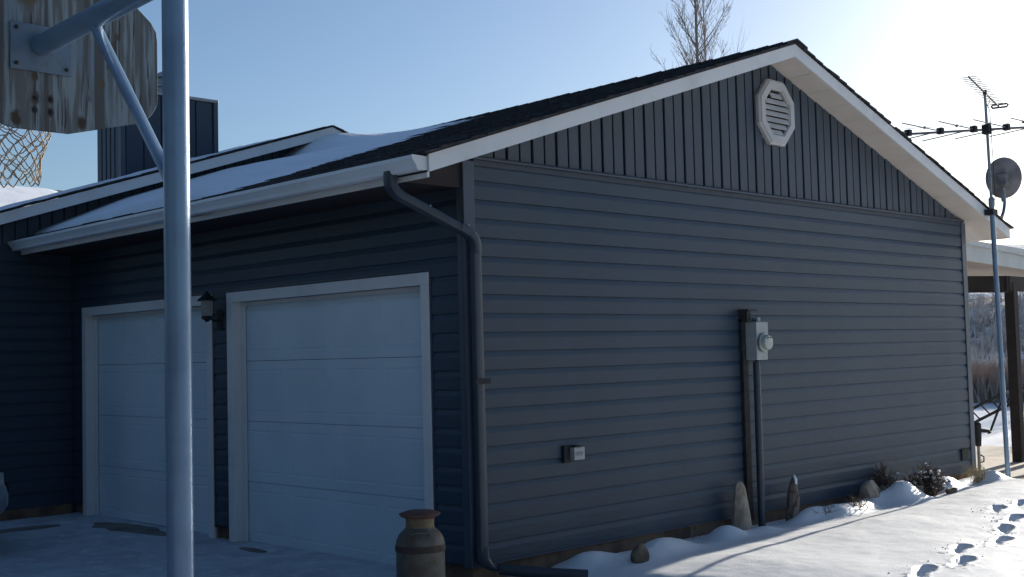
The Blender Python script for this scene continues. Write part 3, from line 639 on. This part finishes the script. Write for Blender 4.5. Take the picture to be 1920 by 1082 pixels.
# VHF antenna: swept V elements on a long boom
va = thing('tv_antenna', 'large television antenna with a long boom and swept rods on the mast', 'antenna', (MX, MY, 3.753))
bd = Vector((6.13-7.374, .62+.675, 0)).normalized()          # boom direction, receding to the left
bd = Vector((-.57, .82, 0)).normalized(); pd = Vector((bd.y, -bd.x, 0))
bm_ = MB().box((0, 0, 0), (0, 0, 0)); bm_ = MB(); bm_.tube([bd*-1.1, bd*1.0], .013, 8); bm_.build('boom', M['dish'], va)
MB().box((-.04, -.04, -.05), (.04, .04, .05)).build('clamp', M['dark'], va, bevel=.006)
EL = [(-.88, .62), (-.54, .68), (-.20, .72), (.13, .74), (.47, .78), (.80, .84)]
for i, (t, L_) in enumerate(EL):
    for s_ in (1, -1):
        a = bd*t+Vector((0, 0, .012)); e = a+(pd*s_*.80+bd*(.60)).normalized()*L_*1.0
        MB().tube([a, e], .0062, 6).build('rod', M['rod'], va)
    MB().box((-.03, -.03, -.02), (.03, .03, .045)).build('insulator', M['dark'], va).location = bd*t
for t in (.30, .63, -.03, -.37, -.70): MB().lathe([(.004, -.016), (.016, -.008), (.016, .008), (.004, .016)], bd*t+Vector((0, 0, .06)), 10).build('spacer', M['dark'], va, smooth=True)
MB().tube([bd*-1.0+Vector((0, 0, .055)), bd*.95+Vector((0, 0, .06))], .0025, 5).build('feed_line', M['dark'], va)
# UHF antenna
ua = thing('uhf_antenna', 'small comb-like antenna with many short rods on top of the mast', 'antenna', (MX, MY, 4.15))
ud = Vector((.966, .259, 0)); up_ = Vector((-.259, .966, 0))
MB().tube([ud*-.92, ud*.98], .010, 8).build('boom', M['dark'], ua)
for i in range(19):
    t = -.90+i*.095; L_ = .078-.0005*i
    MB().tube([ud*t+up_*-L_, ud*t+up_*L_], .0042, 5).build('rod', M['rod'], ua)
e_ = ud*.96
lp = MB(); lp.tube([e_+up_*.075+ud*.02, e_+up_*.09+Vector((0, 0, .02)), e_+up_*.075+Vector((0, 0, .035)), e_+up_*-.075+Vector((0, 0, .035)), e_+up_*-.09+Vector((0, 0, .02)), e_+up_*-.075, e_+up_*.075], .011, 8); lp.build('dipole', M['dark'], ua, smooth=True)
MB().tube([ud*.35+Vector((0, 0, 0)), ud*.12+Vector((0, 0, -.15))], .004, 5).tube([Vector((0, 0, -.02)), Vector((0, 0, .03))], .022, 10).build('strut', M['dark'], ua)
# dish
dd = thing('satellite_dish', 'grey oval satellite dish on the mast, seen from behind', 'satellite dish', (7.55, -.36, 3.255))
fwd = Vector((.80, .42, .30)).normalized()      # boresight, away from the camera and up
prof = []
n = 40; vs = []; fs = []
q = fwd.to_track_quat('Z', 'Y')
rings = 8
for sgn_off in (0, .006):
    for i in range(rings+1):
        r = i/rings
        for j in range(n):
            th = 2*PI*j/n; p = Vector((.185*r*math.cos(th), .228*r*math.sin(th), .045*r*r+sgn_off)); vs.append(q @ p)
for s_ in (0, 1):
    o_ = s_*(rings+1)*n
    for i in range(rings):
        for j in range(n): fs.append((o_+i*n+j, o_+i*n+(j+1) % n, o_+(i+1)*n+(j+1) % n, o_+(i+1)*n+j))
o_ = (rings+1)*n
for j in range(n): fs.append((rings*n+j, rings*n+(j+1) % n, o_+rings*n+(j+1) % n, o_+rings*n+j))
MB().add(vs, fs).build('reflector', M['dish'], dd, smooth=True)
MB().box((-.07, -.05, -.07), (.02, .05, .05)).build('back_bracket', M['dish'], dd, bevel=.01)
MB().tube([(-.03, 0, -.10), (-.01, .0, -.26), (-.07, -.01, -.36), (-.17, -.03, -.43)], .018, 10).build('mount_arm', M['galv2'], dd, smooth=True)
MB().tube([q @ Vector((0, -.22, .05)), q @ Vector((0, -.30, .26)), q @ Vector((0, -.20, .42))], .013, 8).build('feed_arm', M['dark'], dd, smooth=True)
MB().lathe([(.02, 0), (.03, .03), (.03, .08), (.015, .10)], q @ Vector((0, -.20, .42)), 12, -fwd).build('feed_horn', M['dish'], dd, smooth=True)

# ------------------------------------------------------------------ patio cover
pc = thing('patio_cover', 'white-edged patio roof on dark posts beyond the right garage corner', 'patio cover')
sl_ = .045; px0, px1 = W+.03, 11.6
ztp = lambda x: 2.684-.018*(x-8.1)
MB().prism([(px0, .40, ztp(px0)-.21), (px0, .40, ztp(px0)-.03), (px1, .40, ztp(px1)-.10), (px1, .40, ztp(px1)-.28)], (0, 5.4, 0)).build('ceiling', M['patiotan'], pc)
MB().prism([(px0, .35, ztp(px0)-.225), (px0, .35, ztp(px0)-.035), (px1, .35, ztp(px1)-.17), (px1, .35, ztp(px1)-.31)], (0, .04, 0)).build('fascia', M['patiowhite'], pc)
MB().prism([(px0, .30, ztp(px0)-.04), (px0, .30, ztp(px0)), (px1, .30, ztp(px1)-.05), (px1, .30, ztp(px1)-.16)], (0, 5.5, 0)).build('roof', M['patiowhite'], pc)
bm2 = MB().rtube([(7.36, 2.6, 2.18), (9.36, .55, 2.17), (11.4, .45, 2.12)], .09, .16, (0, 0, 1)); 
MB().box((9.30, .42, 2.12), (11.5, .52, 2.30)).prism([(7.6, 2.35, 2.16), (7.6, 2.35, 2.36), (7.68, 2.45, 2.36), (7.68, 2.45, 2.16)], (1.75, -1.95, -.06)).build('beam', M['darkwood'], pc)
for (a, b) in ((9.52, .47), (11.4, .47), (9.52, 5.0)):
    MB().box((a-.06, b-.06, 0), (a+.06, b+.06, 2.22)).build('post', M['darkwood'], pc, bevel=.004)

# ------------------------------------------------------------------ yard hydrant
yh = thing('yard_hydrant', 'dark yard hydrant with side handle beside the right garage corner', 'hydrant', (7.52, .05, 0))
MB().tube([(0, 0, -.2), (0, 0, .40)], .017, 10).build('pipe', M['galv2'], yh, smooth=True)
MB().tube([(0, 0, .36), (0, 0, .48), (0, 0, .60), (0, 0, .62)], [.03, .038, .038, .02], 12).build('head', M['dark'], yh, smooth=True)
MB().tube([(.02, -.02, .53), (.09, -.08, .52), (.10, -.085, .50)], [.022, .020, .024], 10).build('spout', M['dark'], yh, smooth=True)
MB().tube([(0, 0, .57), (-.08, .05, .56)], .012, 8).build('handle', M['dark'], yh, smooth=True)
MB().tube([(.02, 0, .27), (.055, -.03, .24), (.05, -.03, .19), (.02, 0, .18)], .008, 6).build('hose_hook', M['dark'], yh, smooth=True)

# ------------------------------------------------------------------ stones, driftwood
def lump(name, label, cat, loc, size, seed, m, top=None, par=None, sub=3, rough=.25, group=None):
    bm = bmesh.new(); bmesh.ops.create_icosphere(bm, subdivisions=sub, radius=1)
    rr = random.Random(seed); dirs = [(Vector((rr.gauss(0, 1), rr.gauss(0, 1), rr.gauss(0, 1))).normalized(), rr.uniform(.62, .95)) for _ in range(11)]
    for v in bm.verts:
        p = v.co.copy()
        for d, h in dirs:
            k = p.dot(d)
            if k > h: p -= d*(k-h)*.92
        p *= 1+.10*(float(fbm(np.array(p.x*2.3+seed), np.array(p.y*2.3+p.z*3.1)))-.5)*2
        v.co = Vector((p.x*size[0], p.y*size[1], p.z*size[2]))
    me = bpy.data.meshes.new(name); bm.to_mesh(me); bm.free(); me.materials.append(m); smooth_mesh(me, 28)
    o = link(name, me); o.location = loc; o['label'] = label; o['category'] = cat
    if group: o['group'] = group
    return o
# standing pale obelisk stone: tapering four-sided with rounded head
vs = []; nn = 12; prof = [(0, .100), (.08, .099), (.16, .092), (.24, .080), (.32, .066), (.38, .054), (.41, .045), (.432, .030), (.442, .012)]
st = bmesh.new(); ringv = []
for (z, r) in prof:
    rv = []
    for j in range(nn):
        th = 2*PI*j/nn+.5; sq = 1/max(abs(math.cos(th-.5)), abs(math.sin(th-.5)))**.55
        wob = 1+.16*(float(fbm(np.array(j*.9), np.array(z*14.)))-.47)
        rv.append(st.verts.new((r*1.05*sq*wob*math.cos(th)-z*.03, r*.75*sq*wob*math.sin(th), z)))
    ringv.append(rv)
for i in range(len(prof)-1):
    for j in range(nn): st.faces.new((ringv[i][j], ringv[i][(j+1) % nn], ringv[i+1][(j+1) % nn], ringv[i+1][j]))
st.faces.new(ringv[-1]); me = bpy.data.meshes.new('standing_stone'); st.to_mesh(me); st.free(); me.materials.append(M['stone']); smooth_mesh(me, 35)
o = link('standing_stone', me); o.scale = (.9, .9, 1); o.location = (2.81, -.14, -.02); o['label'] = 'pale tapering stone standing upright left of the meter conduit'; o['category'] = 'stone'
dw = MB(); dw.tube([(0, 0, -.04), (.01, 0, .06), (.03, .0, .14), (.03, .0, .22), (.055, -.0, .29), (.075, 0, .345), (.085, 0, .375)], [.085, .078, .070, .062, .050, .036, .012], 12)
dw.tube([(.05, -.02, .26), (.02, -.05, .20), (-.03, -.04, .10), (-.05, -.02, .02)], [.012, .03, .035, .03], 8)
o = dw.build('driftwood_stump', M['wood'], smooth=True); o.scale = (.78, .78, 1); o.location = (3.50, -.17, .02); o.rotation_euler = (0, .06, .3); o['label'] = 'weathered upright stump of grey driftwood right of the meter conduit'; o['category'] = 'stump'
sc = MB().tube([(.045, -.02, .30), (.07, -.01, .355), (.088, 0, .385)], [.026, .026, .008], 8).build('snow_cap', M['snow'], o, smooth=True)
lump('rock', 'small jagged brown rock poking out of snow at the left end of the bed', 'rock', (1.10, -.50, .075), (.075, .06, .095), 3, M['rock'])
lump('rock', 'round brown rock under the big snow mound beside the dry bush', 'rock', (5.17, -.41, .11), (.115, .08, .10), 8, M['rock'])
lump('rock', 'grey rock left of the biggest snow mound by the wall', 'rock', (4.72, -.22, .13), (.16, .10, .13), 12, M['stone'])
lump('rock', 'small flat rock in the snow at the foot of the dry bush', 'rock', (5.72, -.50, .075), (.09, .05, .05), 5, M['rock'])
lump('rock', 'dark rock between the grey rock and the biggest snow mound', 'rock', (4.86, -.25, .10), (.06, .06, .12), 21, M['rock'])

# ------------------------------------------------------------------ dry plants
def bush(name, label, loc, n, h, spread, m, seed, thick=.005, sub=4, cat='bush', snow=0, lean=0):
    rr = random.Random(seed); mb = MB(); caps = MB()
    for i in range(n):
        th = rr.uniform(0, 2*PI); s_ = rr.uniform(0, 1)**.7*spread; hh = h*rr.uniform(.45, 1)*(1-.4*s_/spread)
        p0 = Vector((rr.uniform(-1, 1)*spread*.45, rr.uniform(-1, 1)*spread*.25, -.03)); p3 = Vector((math.cos(th)*s_+lean, math.sin(th)*s_*.6, hh))
        p1 = p0.lerp(p3, .35)+Vector((rr.gauss(0, .02), rr.gauss(0, .02), .03)); p2 = p0.lerp(p3, .7)+Vector((rr.gauss(0, .025), rr.gauss(0, .02), .01))
        t = thick*rr.uniform(.6, 1.5); mb.tube([p0, p1, p2, p3], [t, t*.8, t*.6, t*.25], 5)
        for k in range(sub):
            a = p1.lerp(p3, rr.random()); mb.tube([a, a+Vector((rr.gauss(0, .04), rr.gauss(0, .04), rr.uniform(.0, .08)))], [t*.5, t*.2], 4)
        if snow and rr.random() < snow:
            a = p2.lerp(p3, rr.uniform(0, .9)); s2 = rr.uniform(.008, .022); caps.lathe([(s2*.3, -s2*.3), (s2, 0), (s2*.9, s2*.5), (s2*.3, s2*.9)], a+Vector((0, 0, s2*.4)), 8)
    e = thing(name, label, cat, loc); mb.build('stems', m, e)
    if caps.v: caps.build('snow_clumps', M['snow'], e, smooth=True)
    return e
bush('dry_bush', 'dark woody bush dusted with snow right of the biggest snow mound', (5.50, -.36, .03), 80, .36, .32, M['twig'], 4, .010, 6, snow=.9, lean=-.02)
bush('dry_bush', 'low brown twiggy bush leaning on the wall above the biggest snow mound', (5.15, -.10, .05), 30, .38, .22, M['twig'], 6, .008, 4, snow=.12)
bush('dry_plant', 'thin reddish stems in the snow right of the driftwood stump', (4.07, -.44, .06), 34, .15, .22, M['twig'], 9, .003, 3, 'plant')
bush('dry_plant', 'faint dry stalks in the snow close beside the driftwood stump', (3.72, -.36, .06), 22, .12, .22, M['twig'], 19, .003, 2, 'plant')
bush('straw_tuft', 'pale straw grass tuft on the snow mound near the right corner', (6.62, -.34, .10), 40, .22, .16, M['straw'], 11, .0025, 1, 'grass')
bush('straw_tuft', 'thin dry weed stalk standing by the wall left of the pale stone', (2.28, -.06, .0), 6, .20, .04, M['straw'], 13, .0025, 1, 'grass')
bush('straw_tuft', 'straw grass tuft at the foot of the right corner post', (6.95, -.12, .06), 26, .20, .14, M['straw'], 15, .0025, 1, 'grass')

# ------------------------------------------------------------------ bare trees
def tree(name, label, loc, H, R, seed, levels=4, lean=(0, 0), first=.12, up=.75, nb=9, grp=None, multi=0):
    rr = random.Random(seed); tr = MB(); cr = MB()
    def grow(mb, p, d, L, r, lev):
        n = 5; pts = [p]; rs = [r]; q_ = p.copy(); dd_ = d.copy()
        for i in range(n):
            dd_ = (dd_+Vector((rr.gauss(0, .05), rr.gauss(0, .05), .05+rr.gauss(0, .02)))).normalized(); q_ = q_+dd_*L/n; pts.append(q_.copy()); rs.append(r*(1-.80*(i+1)/n))
        mb.tube(pts, rs, 7 if lev < 2 else (5 if lev < 3 else 3), caps=False)
        if lev >= levels: return
        k = nb if lev == 0 else (7 if lev == 1 else 5)
        for j in range(k):
            f_ = first+(1-first)*(j+rr.random())/k if lev == 0 else .2+.75*(j+rr.random())/k
            i = min(int(f_*n), n-1); pp = pts[i].lerp(pts[i+1], f_*n-i); th = rr.uniform(0, 2*PI)
            side = Vector((math.cos(th), math.sin(th), 0)); nd = (side*(1-up)*rr.uniform(.7, 1.2)+dd_*up*.6+Vector((0, 0, .35))).normalized()
            grow(cr, pp, nd, L*rr.uniform(.36, .52)*(1.05-.45*f_ if lev == 0 else .95), r*(.42 if lev == 0 else .5)*(1-.55*f_), lev+1)
    e = thing(name, label, 'tree', loc, grp)
    grow(tr, Vector((0, 0, 0)), Vector((lean[0], lean[1], 1)).normalized(), H, R, 0)
    for m_ in range(multi): grow(tr, Vector((.2*m_-.1, .25, 0)), Vector((.12*(m_*2-1), .02, 1)).normalized(), H*.86, R*.6, 0)
    tr.build('trunk', M['bark'], e, smooth=True); cr.build('crown', M['bark'], e); return e
def poplar(name, label, loc, H, R0, seed, zlo, zhi, nb, Lb, spread=.55, stems=1):
    rr = random.Random(seed); e = thing(name, label, 'tree', loc); tr = MB(); cr = MB()
    def limb(p, d, L, r, lev, curve=.10):
        n = 6; pts = [p]; rs = [r]; q_ = p.copy()
        for i in range(n):
            d = (d+Vector((rr.gauss(0, .07), rr.gauss(0, .07), curve+rr.gauss(0, .03)))).normalized(); q_ = q_+d*L/n; pts.append(q_.copy()); rs.append(max(r*(1-.85*(i+1)/n), .0022))
        cr.tube(pts, rs, 5 if lev < 2 else 3, caps=False)
        if lev < 3:
            for j in range((8, 4, 3)[lev-1] if lev < 3 else 0):
                f = rr.uniform(.18, .95); i = min(int(f*n), n-1); pp = pts[i].lerp(pts[i+1], f*n-i); th = rr.uniform(0, 2*PI)
                nd = (d+Vector((math.cos(th), math.sin(th), .1))*rr.uniform(.45, .9)).normalized(); limb(pp, nd, L*rr.uniform(.18, .42), r*.45, lev+1, .06)
    for k in range(stems):
        x0 = .10*k; pts = []; rs = []
        for i in range(25):
            t = i/24; pts.append(Vector((x0*(1+2.2*t)+.05*math.sin(t*9+k), .05*math.cos(t*7), H*t*(1-.12*k)))); rs.append(R0*(1-.35*k)*(1-.93*t))
        tr.tube(pts, rs, 9, caps=False)
        for b in range(nb//(k+1)):
            z = rr.uniform(zlo, zhi); t = z/(H*(1-.12*k)); 
            if t > .97: continue
            p = Vector((x0*(1+2.2*t)+.05*math.sin(t*9+k), .05*math.cos(t*7), z)); th = rr.uniform(0, 2*PI)
            d = Vector((math.cos(th)*spread, math.sin(th)*spread, rr.uniform(.55, 1.0))).normalized(); L = Lb*(1-.55*(z-zlo)/(zhi-zlo))*rr.uniform(.6, 1.1)
            limb(p, d, L, .0105*rr.uniform(.7, 1.5), 1)
    tr.build('trunk', M['bark'], e, smooth=True); cr.build('crown', M['bark'], e); return e
poplar('bare_tree', 'tall bare poplar with fine upright twigs rising behind the garage ridge', (14.85, 9.1, 0), 11.5, .085, 3, 5.2, 11.0, 62, 1.75, .55, 2)
tree('bare_tree', 'small bare treetop showing just left of the garage peak', (19.1, 10.5, 0), 7.3, .05, 12, 3, nb=14)
tree('bare_tree', 'thin dark bare tree on the hillside seen through the patio posts', (24.4, 6.9, 0), 2.5, .045, 5, 3, lean=(.05, -.05), nb=8)

# ------------------------------------------------------------------ ladder in yard
ld = thing('ladder', 'dark ladder lying propped in the snowy yard beyond the patio', 'ladder', (14.3, 3.0, 0))
A = [Vector((-.55, .65, .10)), Vector((.28, -.18, .66))]; off = Vector((.12, -.10, -.17))
for s_ in (0, 1):
    MB().rtube([A[0]+off*s_, A[1]+off*s_], .05, .03, (0, 0, 1)).build('rail', M['darkwood'], ld)
for i in range(7):
    a = A[0].lerp(A[1], (i+.5)/7); MB().tube([a, a+off], .012, 6).build('rung', M['darkwood'], ld)
MB().tube([A[1], A[1]+Vector((.25, -.2, .02))], .02, 6).build('top_bar', M['wood'], ld)
MB().tube([A[1]*.8, Vector((.1, .05, -.05))], .02, 6).build('prop', M['darkwood'], ld)

# ------------------------------------------------------------------ brush beyond the yard (stuff)
def brush(name, label, m, n, xr, seed, hmin, hmax, spread, kind='stuff', thick=.012):
    r = np.random.default_rng(seed); V = []; F = []
    for i in range(n):
        d = r.uniform(*xr); lat = r.uniform(*spread); p = np.array([-5.3, -5.9, 0])+d*np.array([.896, .444, 0])+lat*np.array([.444, -.896, 0])
        D_ = p[0]*.83+p[1]*.55; base = -.3+9.5*float(sstep(34, 95, D_)) if D_ > 34 else 0
        for k in range(14):
            th = r.uniform(0, 2*PI); h = r.uniform(hmin, hmax); s = r.uniform(.1, .5)*h
            q0 = p+np.array([r.normal(0, .12), r.normal(0, .12), base]); q1 = q0+np.array([math.cos(th)*s, math.sin(th)*s, h]); t = thick*r.uniform(.6, 1.4)*(1+d/40)
            o_ = len(V); V += [tuple(q0+[t, 0, 0]), tuple(q0+[-t*.5, t*.87, 0]), tuple(q0+[-t*.5, -t*.87, 0]), tuple(q1)]; F += [(o_, o_+1, o_+3), (o_+1, o_+2, o_+3), (o_+2, o_, o_+3)]
    me = bpy.data.meshes.new(name); me.from_pydata(V, [], F); me.materials.append(m); o = link(name, me); o['kind'] = 'stuff'; o['label'] = label; o['category'] = 'brush'
brush('dry_brush', 'dense brown brush along the far edge of the snowy yard', M['brush'], 1500, (31, 35), 3, .5, 1.1, (-4, 7))
brush('hill_brush', 'grey leafless shrubs covering the hillside beyond the yard', M['greybrush'], 900, (38, 70), 5, .4, 1.4, (-8, 14), thick=.011)

# ------------------------------------------------------------------ parked car, nose only in view
ca = thing('car', 'silver car parked at the left edge with only its front corner in view', 'car', (-1.43, 4.50, -.06))
sec = [(.0, .42, .66, .60), (-.10, .30, .72, .72), (-.5, .24, .80, .82), (-1.3, .22, .92, .85), (-3.2, .22, .95, .86), (-4.0, .26, .90, .84), (-4.25, .40, .75, .74)]
bm = bmesh.new(); rg = []
for (x, zb_, zt_, hw_) in sec:
    pts = [(-hw_*.9, zb_), (-hw_, zb_+.12), (-hw_, zt_-.18), (-hw_*.9, zt_-.04), (-hw_*.4, zt_+.02), (hw_*.4, zt_+.02), (hw_*.9, zt_-.04), (hw_, zt_-.18), (hw_, zb_+.12), (hw_*.9, zb_)]
    rg.append([bm.verts.new((x, a, b)) for a, b in pts])
for i in range(len(rg)-1):
    for j in range(10): bm.faces.new((rg[i][j], rg[i][(j+1) % 10], rg[i+1][(j+1) % 10], rg[i+1][j]))
bm.faces.new(rg[0]); bm.faces.new(list(reversed(rg[-1]))); bmesh.ops.recalc_face_normals(bm, faces=bm.faces)
me = bpy.data.meshes.new('body'); bm.to_mesh(me); bm.free(); me.materials.append(M['carpaint']); o = link('body', me, ca); sb = o.modifiers.new('s', 'SUBSURF'); sb.levels = 2; sb.render_levels = 2; smooth_mesh(me, 60)
MB().prism([(-1.25, -.62, .90), (-1.9, -.55, 1.38), (-3.2, -.55, 1.40), (-3.9, -.62, .92)], (0, 1.2, 0)).build('windows', M['carglass'], ca, bevel=.05)
MB().prism([(-1.92, -.54, 1.385), (-2.0, -.50, 1.42), (-3.1, -.50, 1.43), (-3.2, -.54, 1.402)], (0, 1.06, 0)).build('car_roof', M['carpaint'], ca, bevel=.01)
MB().box((-.07, -.5, .52), (.01, .5, .62)).build('grille', M['carglass'], ca, bevel=.02)
for s_ in (-1, 1):
    MB().lathe([(.02, 0), (.09, .01), (.08, .05)], (-.13, s_*.58, .63), 16, (1, s_*.3, 0)).build('headlight', M['glass'], ca, smooth=True)
    for xx in (-.85, -3.4):
        wv = MB().lathe([(.20, -.1), (.30, -.09), (.32, -.04), (.32, .04), (.30, .09), (.20, .1)], (xx, s_*.76, .32), 28, (0, 1, 0)).build('wheel', M['tyre'], ca, smooth=True)
        MB().lathe([(.04, -.02), (.19, 0), (.2, .02)], (xx, s_*.86, .32), 20, (0, s_, 0)).build('rim', M['galv2'], wv, smooth=True)

# ------------------------------------------------------------------ unseen evergreens added across the driveway to cut its sky light
def evergreen_meshes(seed, H=9.5, Rb=2.2):
    r = np.random.default_rng(seed); V = []; F = []
    for i in range(2600):
        z = .5+(H-.7)*r.random()**1.25; rad = Rb*(1-z/H)**.85*(1+.15*math.sin(z*5)); th = r.uniform(0, 2*PI); q0 = rad*r.uniform(.15, .6); q1 = rad*r.uniform(.75, 1.1)
        c_, s_ = math.cos(th), math.sin(th); dz = -.18*(q1-q0); w = r.uniform(.12, .28)
        a = np.array([c_*q0, s_*q0, z]); b = np.array([c_*q1, s_*q1, z+dz]); side = np.array([-s_, c_, 0])*w; up2 = np.array([0, 0, w*.35])
        o_ = len(V); V += [tuple(a), tuple((a+b)/2+side), tuple(b), tuple((a+b)/2-side), tuple((a+b)/2+up2)]; F += [(o_, o_+1, o_+4), (o_+1, o_+2, o_+4), (o_+2, o_+3, o_+4), (o_+3, o_, o_+4)]
    me = bpy.data.meshes.new('crown'); me.from_pydata(V, [], F); me.materials.append(M['needles']); return me
M['needles'] = mat('dark_needles', (.035, .055, .03), .8, (.05, .07, .04), 2.)
em_ = [evergreen_meshes(1), evergreen_meshes(2)]; tm_ = MB().tube([(0, 0, -.2), (0, 0, 4), (0, 0, 9)], [.16, .10, .02], 8).mesh('trunk', M['bark'])
for i in range(11):
    yy = -15+i*2.9; xx = -12.2+.5*math.sin(i*2.4)
    e = thing('shade_evergreen', 'dark evergreen out of view, added to shade the driveway', 'tree', (xx, yy, 0), 'evergreens added to shade the driveway'); e.rotation_euler = (0, 0, i*1.3); e.scale = (1, 1, .9+.2*((i*7) % 5)/5)
    link('crown', em_[i % 2], e); link('trunk', tm_, e)

shr = [tree('bare_tree', 'low bushy bare tree out of view, added to shade the lawn', (x, y, 0), h, .06, k, 3, nb=34, first=.05, up=.55, grp='bare trees added to shade the lawn') for (x, y, h, k) in ((24.5, 1.6, 3.0, 41), (26.5, 3.2, 3.6, 42), (25.5, 4.4, 3.0, 43), (28.5, 5.0, 4.0, 44), (31, 6.0, 4.2, 45), (23.0, .2, 2.4, 46))]  # unseen trees added to cast streaky shade over the far snow

cr_ = MB(); r_ = random.Random(5)
for (fx, fy, a) in FEET:
    for i in range(9):
        x = fx+r_.gauss(-.12, .16); y = fy+r_.gauss(0, .09); q = r_.uniform(.003, .010); z = float(snow_h(np.array([x]), np.array([y]))[0])+q*.3
        p = [Vector((r_.uniform(.6, 1.2)*q*dx, r_.uniform(.6, 1.2)*q*dy, r_.uniform(.6, 1.1)*q*dz))+Vector((x, y, z)) for dx, dy, dz in ((1, 0, 0), (-1, 0, 0), (0, 1, 0), (0, -1, 0), (0, 0, 1), (0, 0, -1))]
        cr_.add(p, [(0, 2, 4), (2, 1, 4), (1, 3, 4), (3, 0, 4), (2, 0, 5), (1, 2, 5), (3, 1, 5), (0, 3, 5)])
o = cr_.build('snow_crumbs', M['snow']); o['kind'] = 'stuff'; o['label'] = 'loose crumbs of snow kicked up around the footprints'; o['category'] = 'snow'
